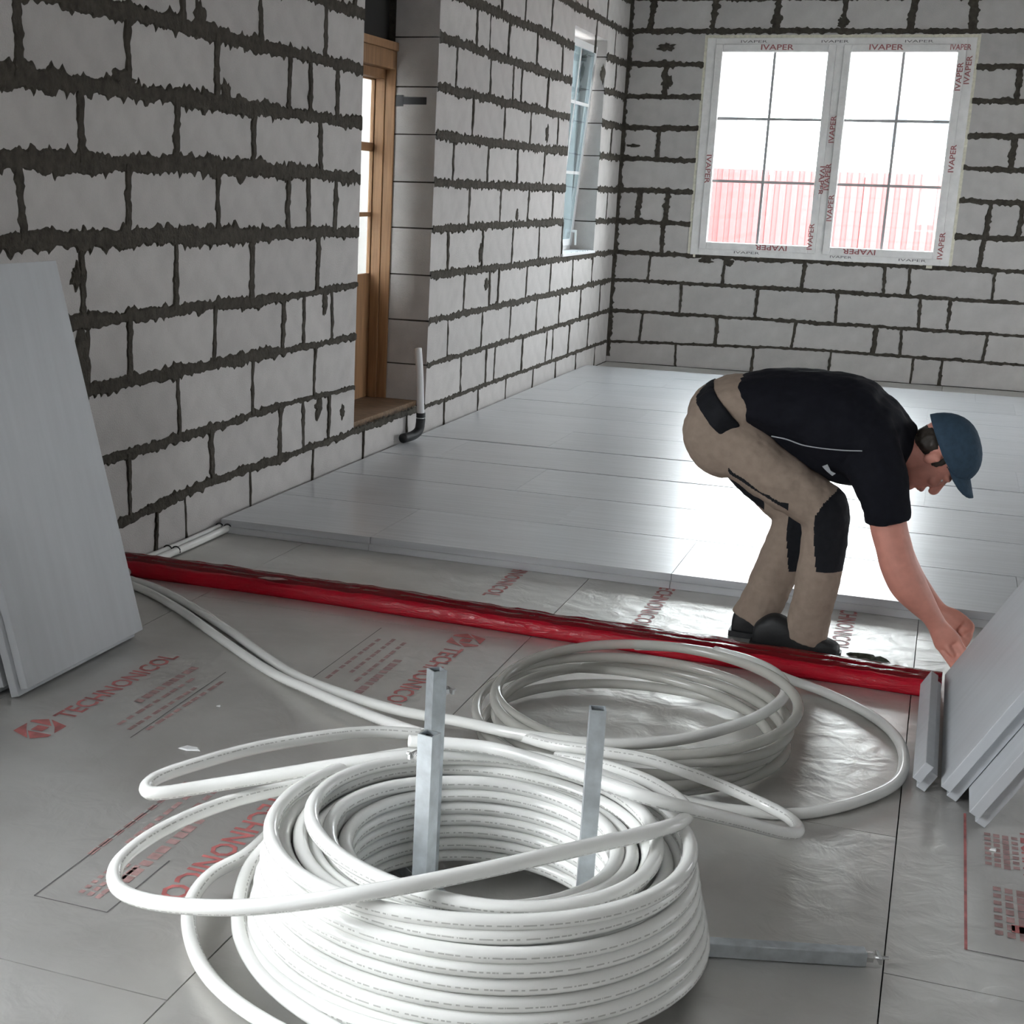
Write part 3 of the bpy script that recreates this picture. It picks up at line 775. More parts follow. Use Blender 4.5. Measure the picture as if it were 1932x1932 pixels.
# ------------------------------------------------------------------ side window in the left wall
w2 = tag(empty('window_2', (0, SW[0], SW[2])), kind='structure')
O2 = (0, SW[0], SW[2])
m = MB(); rect_frame(m, 'x', -0.26, -0.20, SW[0], SW[1], SW[2], SW[3], 0.045)
m.build('frame', M['pvc'], w2, O2, bevel=0.004)
m = MB(); rect_frame(m, 'x', -0.215, -0.18, SW[0] + .03, SW[1] - .03, SW[2] + .04, SW[3] - .04, 0.055)
sash = m.build('sash', M['pvc'], w2, O2, bevel=0.005)
boxobj('glass_pane', M['tinted_glass'], sash, -0.192, -0.188, SW[0] + .085, SW[1] - .085, SW[2] + .095, SW[3] - .095, O2)
ym = (SW[0] + SW[1]) / 2
boxobj('muntin', M['pvc'], sash, -0.200, -0.183, ym - .012, ym + .012, SW[2] + .095, SW[3] - .095, O2)
for zz in (1.627, 2.161):
    boxobj('muntin', M['pvc'], sash, -0.200, -0.181, SW[0] + .085, ym - .012, zz - .012, zz + .012, O2)
    boxobj('muntin', M['pvc'], sash, -0.200, -0.181, ym + .012, SW[1] - .085, zz - .012, zz + .012, O2)
side_parts = [sash] + list(sash.children)
tilt = Matrix.Translation((-.245, 0, .05)) @ Matrix.Rotation(math.radians(4.2), 4, 'Y') @ Matrix.Translation((.245, 0, -.05))
m = MB(); m.cyl((-.185, -0.86, 1.16), (-.15, -0.86, 1.16), .012); m.beam((-.15, -0.86, 1.17), (-.135, -0.87, 1.05), .02, .014, (1, 0, 0))
side_parts.append(m.build('handle', M['pvc'], w2, O2))
for o in side_parts: o.data.transform(tilt)     # the sash is tipped into the room
boxobj('window_sill', M['pvc'], w2, -0.20, 0.02, SW[0] - .02, SW[1] - 0.0, SW[2] - .018, SW[2] + .004, O2, bevel=0.003)

# ------------------------------------------------------------------ door in the left wall
d1 = tag(empty('door_1', (-0.4, DW[0], DW[2])), kind='structure')
OD = (-0.4, DW[0], DW[2])
HZ = 2.20
m = MB()
for (xa, xb, w_, zt) in ((-.305, -.245, .016, HZ), (-.362, -.305, .026, HZ - .05)):
    m.box(xa, xb, DW[1] - w_, DW[1] - .001, DW[2] + .03, zt); m.box(xa, xb, DW[0] + .001, DW[0] + .06, DW[2] + .03, zt)
    m.box(xa, xb, DW[0] + .06, DW[1] - w_, zt - .10, zt)
m.build('door_frame', M['pine'], d1, OD, bevel=0.004)
boxobj('threshold', M['pine_dark'], d1, -.375, -.05, DW[0] + .004, DW[1] - .004, DW[2] - .01, DW[2] + .032, OD, bevel=0.004)
boxobj('transom_panel', M['black_board'], d1, -.36, -.30, DW[0] + .003, DW[1] - .003, HZ, DW[3], OD)  # near-black panel fills the opening above the door frame
boxobj('head_board', M['pine'], d1, -.345, -.235, DW[0] + .003, DW[1] - .003, HZ, HZ + .045, OD, bevel=0.003)
y0, y1 = DW[0] + .01, DW[1] - .003
leaf = MB()
zs = [(.965, 1.289), (1.313, 1.653), (1.700, 2.042)]
X0, X1, S0, S1 = -.384, -.364, .62, .034
leaf.box(X0, X1, y0, y0 + S0, DW[2] + .035, HZ - .06); leaf.box(X0, X1, y1 - S1, y1, DW[2] + .035, HZ - .06)
leaf.box(X0, X1, y0 + S0, y1 - S1, DW[2] + .035, .965); leaf.box(X0, X1, y0 + S0, y1 - S1, 2.042, HZ - .06)
for a, b in ((1.289, 1.313), (1.653, 1.700)): leaf.box(X0, X1, y0 + S0, y1 - S1, a, b)
leaf = leaf.build('door_leaf', M['pine'], d1, OD)
for a, b in zs: boxobj('glass_pane', M['glass'], leaf, -.376, -.372, y0 + S0, y1 - S1, a, b, OD)
m = MB(); m.box(-.20, -.06, DW[1] - .004, DW[1] + .0, 1.915, 1.955); m.box(-.30, -.20, DW[1] - .006, DW[1], 1.905, 1.965)
m.build('frame_anchor', M['black_plastic'], d1, OD)

# windows of the unseen walls
for i, w in enumerate(RW):
    m = MB(); rect_frame(m, 'x', ROOM_X + .10, ROOM_X + .17, w[0], w[1], w[2], w[3], .12)
    mid = (w[0] + w[1]) / 2; m.box(ROOM_X + .10, ROOM_X + .17, mid - .07, mid + .07, w[2] + .12, w[3] - .12)
    tag(m.build('window_%d' % (3 + i), M['pvc']), kind='structure')
m = MB(); rect_frame(m, 'x', -.27, -.20, LW[0], LW[1], LW[2], LW[3], .10); m.box(-.27, -.20, -12.5, -12.4, LW[2] + .1, LW[3] - .1)
tag(m.build('window_7', M['pvc']), kind='structure')
for i, w in enumerate(FW):
    m = MB(); rect_frame(m, 'y', ROOM_Y - .17, ROOM_Y - .10, w[0], w[1], w[2], w[3], .12)
    mid = (w[0] + w[1]) / 2; m.box(mid - .07, mid + .07, ROOM_Y - .17, ROOM_Y - .10, w[2] + .12, w[3] - .12)
    tag(m.build('window_%d' % (5 + i), M['pvc']), kind='structure')

# ------------------------------------------------------------------ outdoors
tag(mesh('ground', [(-80, -80, -.32), (80, -80, -.32), (80, 80, -.32), (-80, 80, -.32)], [(0, 1, 2, 3)], M['ground']), kind='structure')
fz = empty('sheet_fence', (1.5, 8, -.3)); tag(fz, 'red profiled sheet metal fence seen through the back window', 'fence')
for i in range(10):
    x0 = -0.9 + 1.25 * i
    m = MB()
    for j in range(8):
        a = x0 + j * 0.155
        m.box(a, a + .078, 7.97, 8.0, -.2, 1.86); m.box(a + .078, a + .155, 8.0, 8.03, -.2, 1.86)
    m.build('fence_sheet', M['fence'], fz, (1.5, 8, -.3))
    boxobj('fence_post', M['fence'], fz, x0 - .03, x0 + .03, 8.03, 8.09, -.32, 1.80, (1.5, 8, -.3))
hs = empty('far_house', (4.5, 21, -.3)); OH = (4.5, 21, -.3); tag(hs, 'pale house with a dark gable window beyond the red fence', 'house')
boxobj('wall', M['render_white'], hs, 0.9, 9, 20, 27, -.3, 4.6, OH)
m = MB(); m.extrude([(0.4, 0, 4.5), (9.5, 0, 4.5), (4.95, 0, 7.2)], (0, 19.6, 0), (0, 27.4, 0)); m.build('roof', M['render_white'], hs, OH)
for (a, b) in ((1.1, 1.6), (2.1, 2.5), (5, 6)):
    wf = boxobj('window', M['pvc'], hs, a - .06, b + .06, 19.96, 20.02, 2.55, 3.50, OH)
    boxobj('pane', M['dark_glass'], wf, a, b, 19.94, 19.97, 2.62, 3.44, OH)
nb = empty('neighbour_house', (-3, 9, -.3)); ON = (-3, 9, -.3); tag(nb, 'grey rendered neighbouring house outside the side window', 'house')
boxobj('wall', M['render_grey'], nb, -3.6, -1.0, 6.0, 14, -.3, 5.2, ON)
m = MB(); m.extrude([(-3.9, 0, 5.1), (-0.7, 0, 5.1), (-2.3, 0, 6.6)], (0, 5.7, 0), (0, 14.3, 0)); m.build('roof', M['dark_glass'], nb, ON)
pc = empty('blocker', (-1.0, -4.5, -.3)); OP = (-1.0, -4.5, -.3); tag(pc, 'added white daylight porch outside the glazed wooden door', 'blocker')  # wall, roof and floor added outside to shade the door panes and reveal
boxobj('blocker_wall', M['render_white'], pc, -1.75, -1.60, -7.4, -1.4, -.3, 2.9, OP)
boxobj('blocker_roof', M['render_white'], pc, -1.85, -.40, -7.6, -2.1, 2.9, 3.02, OP)
boxobj('blocker_floor', M['slab'], pc, -1.60, -.40, -7.4, -2.1, -.3, .12, OP)
# ------------------------------------------------------------------ laid grey insulation boards (shiplap edges)
ORD = ['first', 'second', 'third', 'fourth', 'fifth', 'sixth', 'seventh', 'eighth', 'ninth', 'tenth', 'eleventh', 'twelfth', 'thirteenth']
ROWS = [-7.60, -6.985, -6.36, -5.72, -5.08, -4.45, -3.84, -3.24, -2.62, -2.0, -1.38, -0.88]
BT = 0.056
def shiplap(mb, x0, x1, y0, y1, z0, z1, lap=0.016):
    zm = (z0 + z1) / 2
    prof = [(y0 - lap, z0), (y1 - lap, z0), (y1 - lap, zm), (y1, zm), (y1, z1), (y0, z1), (y0, zm), (y0 - lap, zm)]
    mb.extrude([(0, y, z) for y, z in prof], (x0, 0, 0), (x1, 0, 0))
offs = [0.72, 0.10, 0.98, 0.35, 0.80, 0.18, 1.05, 0.55, 0.30, 0.88, 0.62]
for r in range(len(ROWS) - 1):
    xs = [0.03]
    q = offs[r]
    while q < 5.4:
        if q - xs[-1] > 0.15: xs.append(q)
        q += 1.246
    for c in range(len(xs) - 1):
        m = MB()
        g0 = (.002, .003, .006 if c else .001, .010, .010, .003, .002, .0045, .0025, .002, .002)[r]
        g1 = (.003, .006 if c else .001, .010, .010, .003, .002, .0045, .0025, .002, .002, .002)[r]
        dz = rng.uniform(-0.0008, 0.0008)
        dy = 0.006 * math.sin(c * 2.1 + r)
        shiplap(m, xs[c] + (.001 if r == 0 else .0003), xs[c + 1] - (.001 if r == 0 else .0003), ROWS[r] + g0, ROWS[r + 1] - g1, 0.001, BT + dz)
        o = m.build('insulation_board', M['board'], None, origin=((xs[c] + xs[c + 1]) / 2, (ROWS[r] + ROWS[r + 1]) / 2, 0.0))
        row = 'front row' if r == 0 else ('last row' if r == len(ROWS) - 2 else ORD[r] + ' row from the front')
        tag(o, 'grey laid insulation board, %s from the block wall, in the %s' % (ORD[c], row), 'insulation board', 'grey boards laid over the floor')

# ------------------------------------------------------------------ boards leaning on the left
def slab_on(name, label, p0, along, upv, width, height, th, mat, lap=0.016, group=None):
    """upright board: p0 = lower corner, along = direction of its bottom edge, upv = direction up its face"""
    p0, a, u = Vector(p0), Vector(along).normalized(), Vector(upv).normalized()
    nrm = a.cross(u).normalized()
    m = MB()
    h = th / 2
    for k, (off) in enumerate((0.0, lap)):
        q = p0 + nrm * (h * k) + a * off + u * off
        v = [q, q + a * (width - lap), q + a * (width - lap) + nrm * h, q + nrm * h]
        m.hexa([*v, *[w + u * (height - lap) for w in v]])
    o = m.build(name, mat, None, origin=tuple(p0), bevel=0.002)
    tag(o, label, 'insulation board', group)
    return o
upL = Vector((0.15 - 0.453, 0, 1.186))
slab_on('insulation_board', 'grey insulation board leaning at the left, front one of the pair', (0.453, -9.725, 0.0), (0, 1, 0), upL, 0.665, 1.224, 0.052, M['board_up'], group='boards leaning at the left')
slab_on('insulation_board', 'grey insulation board leaning at the left, behind the front one', (0.385, -9.745, 0.0), (0, 1, 0), upL, 0.665, 1.20, 0.052, M['board_up'], group='boards leaning at the left')

# ------------------------------------------------------------------ boards at the right that the man lifts
upR = Vector((math.cos(math.radians(61)), 0, math.sin(math.radians(61))))
slab_on('insulation_board', 'grey insulation board on edge at the right, end gripped by the man', (3.004, -8.369, 0.0), (0, -1, 0), upR, 0.98, 0.58, 0.056, M['board_up'], group='boards on edge at the right')
slab_on('insulation_board', 'grey insulation board on edge at the far right, nearest to the camera', (3.070, -8.46, 0.0), (0, -1, 0), upR, 1.03, 0.58, 0.056, M['board_up'], group='boards on edge at the right')
slab_on('insulation_offcut', 'narrow grey board offcut leaning against the board the man grips', (2.928, -8.50, 0.0), (0, -1, 0), upR, 0.82, 0.075, 0.05, M['board_up'], lap=0.02)

# ------------------------------------------------------------------ red wrapped bundle
def red_bundle():
    g = np.random.RandomState(5)
    x0, x1, n = 0.0, 2.955, 150
    prof = [(-.060, .000), (-.066, .012), (-.066, .034), (-.058, .050), (-.046, .056), (-.036, .050), (-.026, .060), (-.012, .064), (-.002, .056),
            (.010, .065), (.026, .066), (.036, .058), (.048, .062), (.058, .052), (.062, .030), (.058, .004), (.030, .000), (-.030, .000)]
    f1, f2, f3 = vnoise(91), vnoise(92), vnoise(93)
    V, F = [], []
    k = len(prof)
    for i in range(n):
        t = i / (n - 1); x = x0 + (x1 - x0) * t
        yc = -8.36 - 0.10 * t * t + 0.008 * math.sin(t * 7.0)
        for j, (py, pz) in enumerate(prof):
            wob = 0.006 * (float(f1(np.array([t * 30 + j * 3.3]))[0]) - .5) + 0.004 * (float(f2(np.array([t * 90 + j * 7.1]))[0]) - .5)
            s_ = 1.0 + 0.10 * (float(f3(np.array([t * 8.0]))[0]) - .5)
            V.append((x, yc + py * s_, max(0.001, pz * s_ * (1 - 0.10 * t) + (wob if pz > .02 else 0))))
    for i in range(n - 1):
        for j in range(k):
            F.append((i * k + j, i * k + (j + 1) % k, (i + 1) * k + (j + 1) % k, (i + 1) * k + j))
    F.append(tuple(range(k))[::-1]); F.append(tuple(range((n - 1) * k, n * k)))
    rt = empty('red_bundle', (1.48, -8.37, 0)); tag(rt, 'long red plastic-wrapped bundle lying across the foil floor', 'bundle')
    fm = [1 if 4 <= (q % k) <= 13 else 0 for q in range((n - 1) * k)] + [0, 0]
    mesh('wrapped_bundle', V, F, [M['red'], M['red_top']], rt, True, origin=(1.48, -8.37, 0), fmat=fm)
    # torn white patch of the wrapping
    mesh('torn_patch', [(0.60, -8.415, .0625), (0.66, -8.42, .0625), (0.72, -8.405, .0665), (0.69, -8.395, .0675), (0.63, -8.40, .0665)], [(0, 1, 2, 3, 4)], M['print_pale'], rt, origin=(1.48, -8.37, 0))
red_bundle()

# ------------------------------------------------------------------ pipe coils
CC = (2.10, -10.50, 0.0)
PR = 0.0150
def winding(center, cols, z_base, pitch, jitter, seed, seg=64, tilt=0.0):
    """cols: list of (radius, z_start, z_end); continuous path, one column after another"""
    f1, f2 = vnoise(seed), vnoise(seed + 1)
    pts, th = [], 0.0
    for col in cols:
        r, za, zb = col[:3]
        re = col[3] if len(col) > 3 else r
        turns = max(0.6, abs(zb - za) / pitch + 0.15)
        n = int(turns * seg)
        for i in range(n):
            t = i / max(1, n - 1)
            pts.append([th, r + (re - r) * t, za + (zb - za) * t])
            th += 2 * math.pi / seg
    P = np.array(pts)
    # smooth the steps between columns
    ker = np.ones(seg // 6) / (seg // 6)
    for c in (1, 2):
        pad = np.pad(P[:, c], (seg // 12, seg // 6 - seg // 12 - 1), mode='edge')
        P[:, c] = np.convolve(pad, ker, mode='valid')
    s_ = P[:, 0] * 0.55
    r = P[:, 1] + jitter * (f1(s_ + 10) - .5) * 2
    z = P[:, 2] + jitter * 0.45 * (f2(s_ + 40) - .5) * 2
    z = np.maximum(z, z_base + PR)
    return np.stack([center[0] + r * np.cos(P[:, 0]), center[1] + r * np.sin(P[:, 0]), z], 1)

coil = empty('pipe_coil', CC); tag(coil, 'large tight coil of milky white heating pipe around the steel posts', 'pipe coil')
zb = 0.032
cols = [(.268, zb + .015, .228), (.298, .232, zb + .015), (.329, zb + .015, .225), (.360, .226, zb + .015), (.390, zb + .015, .224), (.406, .224, zb + .015, .446), (.462, zb + .015, .062)]
tube('coil_winding', winding(CC, cols, zb, 0.0288, 0.0045, 31), PR, M['pipe'], coil, 10, roll=math.pi * 0.30, origin=CC)
def closed_turn(c, r, z, tx, ty, seed, mat, rad, parent, org):
    a = np.linspace(0, 2 * math.pi, 96, endpoint=True)
    rr = r + 0.010 * np.sin(a * 2 + seed) + 0.006 * np.sin(a * 3 + 2 * seed)
    P = np.stack([c[0] + rr * np.cos(a), c[1] + rr * np.sin(a), z + tx * np.cos(a) + ty * np.sin(a)], 1)
    tube('loose_turn', P, rad, mat, parent, 10, roll=1.0, origin=org, caps=False)
closed_turn((2.095, -10.505), .396, .246, .003, .003, 1.0, M['pipe'], PR, coil, CC)
closed_turn((2.105, -10.495), .335, .250, -.004, .003, 2.2, M['pipe'], PR, coil, CC)
for nm in ('loop_b_up', 'loop_c', 'loop_d', 'loop_e', 'supply_b'):
    tube('loose_loop' if nm != 'supply_b' else 'feed_pipe', spline(PIPES[nm], 10), PR, M['pipe'], coil, 12, roll=1.6, origin=CC)

C2 = (2.165, -9.27, 0.0)
coil2 = empty('pipe_coil', C2); tag(coil2, 'loose coil of translucent greyish pipe behind the steel posts', 'pipe coil')
for (dx, dy, r_, z_, tx_, ty_, sd_) in ((-.01, .0, .408, .022, .003, .004, .3), (.004, .006, .398, .070, .004, .006, 4.1)):
    closed_turn((C2[0] + dx, C2[1] + dy), r_, z_, tx_, ty_, sd_, M['pipe_grey'], 0.0145, coil2, C2)
for (cx_, cy_, r_, z_, tx_, ty_, sd_) in ((2.185, -9.285, .395, .140, .012, .028, .9), (2.185, -9.275, .388, .112, -.010, .004, 2.0), (2.13, -9.30, .405, .060, -.010, .010, 3.3)):
    closed_turn((cx_, cy_), r_, z_, tx_, ty_, sd_, M['pipe_grey'], 0.0145, coil2, C2)
for nm in ('big_loop', 'loop_a', 'supply_a'):
    tube('loose_loop' if nm != 'supply_a' else 'feed_pipe', spline(PIPES[nm], 10), 0.0148, M['pipe'] if nm == 'loop_a' else M['pipe_plain'], coil2, 12, roll=1.6, origin=C2)

# two pipes tied along the left wall
for i, (xx, lab) in enumerate(((0.024, 'white pipe clipped along the foot of the block wall, against the blocks'), (0.062, 'white pipe clipped along the foot of the block wall, outer one'))):
    w = tube('wall_pipe', spline([(xx, -9.4, .018), (xx + .004, -8.8, .018), (xx, -8.3, .020), (xx + .004, -7.95, .018), (xx, -7.5, .018), (xx, -7.2, .018)], 8), 0.0155, M['pipe_plain'], None, 10, origin=(xx, -8.3, 0))
    tag(w, lab, 'pipe', 'pipes along the wall foot')
    for yy in (-8.05, -7.60):
        a = np.linspace(-0.3, math.pi + .3, 14)
        tube('cable_tie', np.stack([xx + .0185 * np.cos(a), np.full(14, yy), .018 + .0185 * np.sin(a)], 1), 0.0028, M['black_plastic'], w, 6, origin=(xx, -8.3, 0))

# pipe stub at the door
st = empty('pipe_stub', (0.085, -5.25, BT)); OS = (0.085, -5.25, BT); tag(st, 'white pipe end in a black sleeve standing by the door jamb', 'pipe')
tube('pipe_end', spline([(.09, -5.235, .17), (.088, -5.25, .30), (.085, -5.27, .45), (.075, -5.285, .585)], 8), 0.021, M['pvc'], st, 14, origin=OS)
tube('sleeve', spline([(.045, -5.40, .086), (.068, -5.30, .090), (.085, -5.245, .115), (.09, -5.235, .17), (.09, -5.236, .215)], 8), 0.027, M['black_plastic'], st, 14, origin=OS)

# ------------------------------------------------------------------ uncoiling stand
sd = empty('uncoiling_stand', CC); tag(sd, 'galvanised square tube uncoiling stand with three upright posts', 'stand')
m = MB(); m.box(2.04, 2.16, -10.56, -10.44, 0.001, .031); m.build('hub_plate', M['zinc'], sd, CC, bevel=.002)
for a in (17, 137, 257):
    d = Vector((math.cos(math.radians(a)), math.sin(math.radians(a)), 0)); s_ = Vector((-d.y, d.x, 0))
    c0 = Vector(CC) + Vector((0, 0, .016))
    m = MB(); m.beam(c0 + d * .05, c0 + d * .77, .030, .030); arm = m.build('arm', M['zinc'], sd, CC, bevel=.002)
    m = MB(); e = c0 + d * .77
    m.cyl(e - d * .004, e + d * .014, .011, 6); m.cyl(e, e + d * .045, .004, 8); m.beam(e + d * .026 - s_ * .018, e + d * .026 + s_ * .018, .006, .012)
    m.build('wing_bolt', M['bolt'], arm, CC)
    pb = Vector(CC) + d * .21
    w = .0155
    m = MB()
    for (sa, sb, ta, tb) in ((-1, 1, -1, -.8), (-1, 1, .8, 1), (-1, -.8, -.8, .8), (.8, 1, -.8, .8)):
        v = [pb + d * (p * w) + s_ * (q * w) for p, q in ((sa, ta), (sb, ta), (sb, tb), (sa, tb))]
        m.hexa([*[x + Vector((0, 0, .032)) for x in v], *[x + Vector((0, 0, .505)) for x in v]])
    post = m.build('post', M['zinc'], sd, CC)
    m = MB(); v = [pb + d * (p * w * .82) + s_ * (q * w * .82) for p, q in ((-1, -1), (1, -1), (1, 1), (-1, 1))]
    m.hexa([*[x + Vector((0, 0, .485)) for x in v], *[x + Vector((0, 0, .497)) for x in v]]); m.build('end_plug', M['black_plastic'], post, CC)
    sgn = {17: s_, 137: -s_, 257: -s_}[a]
    q = pb + Vector((0, 0, .455))
    m = MB(); m.cyl(q + sgn * w, q + sgn * (w + .012), .009, 6); m.cyl(q + sgn * w, q + sgn * (w + .030), .0035, 8)
    m.beam(q + sgn * (w + .018) - d * .014, q + sgn * (w + .018) + d * .014, .005, .010)
    m.build('wing_bolt', M['bolt'], post, CC)

# ------------------------------------------------------------------ scraps on the floor
def scrap(name, label, c, pts, h, mat, cat):
    n = len(pts)
    V = [(c[0] + x, c[1] + y, c[2] + .001) for x, y in pts] + [(c[0] + x * .8, c[1] + y * .8, c[2] + h * (0.6 + 0.4 * ((i * 7) % 3) / 2)) for i, (x, y) in enumerate(pts)]
    F = [(i, (i + 1) % n, n + (i + 1) % n, n + i) for i in range(n)] + [tuple(range(n, 2 * n)), tuple(range(n))[::-1]]
    tag(mesh(name, V, F, mat, None, origin=c), label, cat)
scrap('torn_scrap', 'dark crumpled scrap on the foil beside the man\'s shoe', (2.725, -8.18, 0.0), [(-.07, .018), (-.058, .002), (-.035, .004), (-.030, -.014), (-.004, -.006), (.012, -.022), (.030, -.012), (.075, -.020), (.050, -.004), (.030, .002), (.022, .014), (-.006, .008), (-.024, .024), (-.038, .014)], .014, M['leaf'], 'scrap')
scrap('white_crumb', 'tiny white crumb on the foil by the red border line', (3.085, -9.60, 0.0), [(-.008, -.004), (.007, -.006), (.009, .003), (-.004, .006)], .006, M['chip'], 'crumb')
scrap('foil_shred', 'small pale shred of foil left of the pipe loops', (1.10, -9.85, 0.0), [(-.03, -.012), (.0, -.018), (.035, -.006), (.02, .014), (-.015, .012)], .006, M['chip'], 'shred')
scrap('white_crumb', 'tiny white crumb on the foil near the printed logo at the left', (1.02, -9.53, 0.0), [(-.006, -.004), (.006, -.005), (.007, .003), (-.004, .006)], .006, M['chip'], 'crumb')
# ------------------------------------------------------------------ the man bending over the boards
PO = (2.45, -8.15, 0.0)
YD = np.array([0, 1.0, 0])
def loft(mb, ch, n=20, sub=6, caps=True):
    """ch: rows of x, y, z, in-plane radius, depth radius; lofts an elliptic limb"""
    S = spline(np.array(ch, float), sub)
    C = S[:, :3]
    Tn = np.gradient(C, axis=0); Tn /= np.linalg.norm(Tn, axis=1)[:, None]
    V = []
    for i in range(len(C)):
        N = np.cross(Tn[i], YD); N /= np.linalg.norm(N) + 1e-9
        Bv = np.cross(N, Tn[i])
        for j in range(n):
            a = 2 * math.pi * j / n
            V.append(C[i] + N * S[i, 3] * math.cos(a) + Bv * S[i, 4] * math.sin(a))
    F = [(i * n + j, i * n + (j + 1) % n, (i + 1) * n + (j + 1) % n, (i + 1) * n + j) for i in range(len(C) - 1) for j in range(n)]
    if caps:
        F += [tuple(range(n))[::-1], tuple(range((len(C) - 1) * n, len(C) * n))]
    mb.add(V, F)
def ball(mb, c, r, axes=None, n=16, m=10):
    """ellipsoid with radii r along axes"""
    ax = np.eye(3) if axes is None else np.array(axes, float)
    V, F = [], []
    for i in range(1, m):
        p = math.pi * i / m
        for j in range(n):
            a = 2 * math.pi * j / n
            l = np.array([math.sin(p) * math.cos(a) * r[0], math.sin(p) * math.sin(a) * r[1], math.cos(p) * r[2]])
            V.append(np.array(c) + l @ ax)
    V.append(np.array(c) + np.array([0, 0, r[2]]) @ ax); V.append(np.array(c) - np.array([0, 0, r[2]]) @ ax)
    t, b = len(V) - 2, len(V) - 1
    for i in range(m - 2):
        for j in range(n):
            F.append((i * n + j, (i + 1) * n + j, (i + 1) * n + (j + 1) % n, i * n + (j + 1) % n))
    F += [(t, j, (j + 1) % n) for j in range(n)] + [(b, (m - 2) * n + (j + 1) % n, (m - 2) * n + j) for j in range(n)]
    mb.add(V, F)
def fuse(mb, name, mats, parent, voxel, smooth=4, disp=0.0, dscale=0.12):
    """voxel-fuses the shapes into one continuous skin"""
    o = mb.build('fuse_tmp', mats[0])
    r = o.modifiers.new('r', 'REMESH'); r.mode = 'VOXEL'; r.voxel_size = voxel
    s_ = o.modifiers.new('s', 'SMOOTH'); s_.factor = 0.5; s_.iterations = smooth
    if disp:
        tx = bpy.data.textures.new('folds', 'CLOUDS'); tx.noise_scale = dscale; tx.noise_depth = 2
        d = o.modifiers.new('d', 'DISPLACE'); d.texture = tx; d.strength = disp; d.mid_level = 0.5; d.texture_coords = 'GLOBAL'
    dg = bpy.context.evaluated_depsgraph_get()
    me = bpy.data.meshes.new_from_object(o.evaluated_get(dg))
    bpy.data.objects.remove(o, do_unlink=True)
    me.name = name
    me.transform(Matrix.Translation(-Vector(PO)))
    me.materials.clear()
    for m in mats: me.materials.append(m)
    me.polygons.foreach_set('use_smooth', [True] * len(me.polygons))
    return link(bpy.data.objects.new(name, me), parent)

man = empty('person', PO)
tag(man, 'man in navy shirt, beige work trousers and blue cap bending down to lift a board', 'person')
BD = BODY
shrink = lambda ch, k, d=0.0: [[*r[:3], max(.012, r[3] * k - d), max(.012, r[4] * k - d)] for r in ch]

# head frame: crown direction, face direction, sideways
hu = Vector((0.93, 0, 0.36)).normalized(); hf = Vector((0.36, 0, -0.93)).normalized(); hs_ = Vector((0, -1, 0))
HC = Vector((2.852, -8.14, 0.688))
hp = lambda f, s, u: tuple(HC + hf * f + hs_ * s + hu * u)
HA = [tuple(hf), tuple(hs_), tuple(hu)]
b = MB()
loft(b, shrink(BD['torso'], 0.82)); loft(b, shrink(BD['pelvis'], 0.82))
for k in ('thigh', 'shank', 'thigh_far', 'shank_far'): loft(b, shrink(BD[k], 0.72))
ank = BD['shank'][-1]; loft(b, [[*ank[:3], .045, .045], [ank[0] - .01, ank[1], .04, .04, .04]])
ank2 = BD['shank_far'][-1]; loft(b, [[*ank2[:3], .045, .045], [ank2[0] - .01, ank2[1], .05, .04, .04]])
loft(b, BD['arm']); loft(b, BD['arm_far'])
loft(b, [[2.72, -8.14, .715, .075, .068], [2.775, -8.14, .70, .062, .058], [2.83, -8.14, .685, .06, .056]])
# head: skull, face, jaw, brow, nose, lips, chin, ears
ball(b, hp(-.012, 0, .030), (.094, .074, .088), HA, 24, 16)
ball(b, hp(.034, 0, -.018), (.062, .058, .085), HA, 20, 14)
ball(b, hp(.034, 0, -.066), (.050, .046, .044), HA, 18, 12)
ball(b, hp(.070, 0, -.098), (.020, .024, .018), HA)
ball(b, hp(.076, 0, .020), (.020, .050, .013), HA)
loft(b, [[*hp(.082, 0, .014), .010, .009], [*hp(.100, 0, -.012), .012, .012], [*hp(.112, 0, -.032), .014, .015], [*hp(.100, 0, -.041), .010, .015]], 12, 4)
for s in (-1, 1):
    ball(b, hp(.072, s * .036, -.022), (.022, .022, .020), HA)
    ball(b, hp(-.004, s * .075, -.006), (.017, .008, .030), HA)
    ball(b, hp(.004, s * .080, .008), (.010, .005, .012), HA)
ball(b, hp(.088, 0, -.060), (.014, .024, .007), HA); ball(b, hp(.086, 0, -.073), (.013, .021, .008), HA)

def finger(mb, pts, r0, r1):
    n = len(pts)
    loft(mb, [[*p, r0 + (r1 - r0) * i / (n - 1), r0 + (r1 - r0) * i / (n - 1)] for i, p in enumerate(pts)], 10, 4)
    ball(mb, pts[-1], (r1, r1, r1), None, 10, 6)
# near (right) hand: palm behind the board's end, four fingers closing round it, thumb on the man's side
W = np.array(BD['arm'][-1][:3])
K = np.array([2.966, -8.318, .122])
loft(b, [[*W, .030, .026], [*(W * .6 + K * .4), .036, .024], [*(W * .2 + K * .8), .042, .020], [*K, .040, .015]], 14, 5)
dK = (K - W) / np.linalg.norm(K - W)
nK = np.array([dK[2], 0, -dK[0]])          # across the knuckles, in the x-z plane
for i, (o_, ln) in enumerate(((.030, .92), (.010, 1.0), (-.010, .95), (-.029, .78))):
    base = K + nK * o_
    p1 = base + (dK * .034 + np.array([.004, -.012, 0])) * ln
    p2 = p1 + (dK * .018 + np.array([.008, -.022, -.004])) * ln
    p3 = p2 + (dK * -.004 + np.array([.006, -.020, -.010])) * ln
    finger(b, [base - dK * .012, base, p1, p2, p3], .0098, .0076)
tb = W * .55 + K * .45 + nK * (-.030)
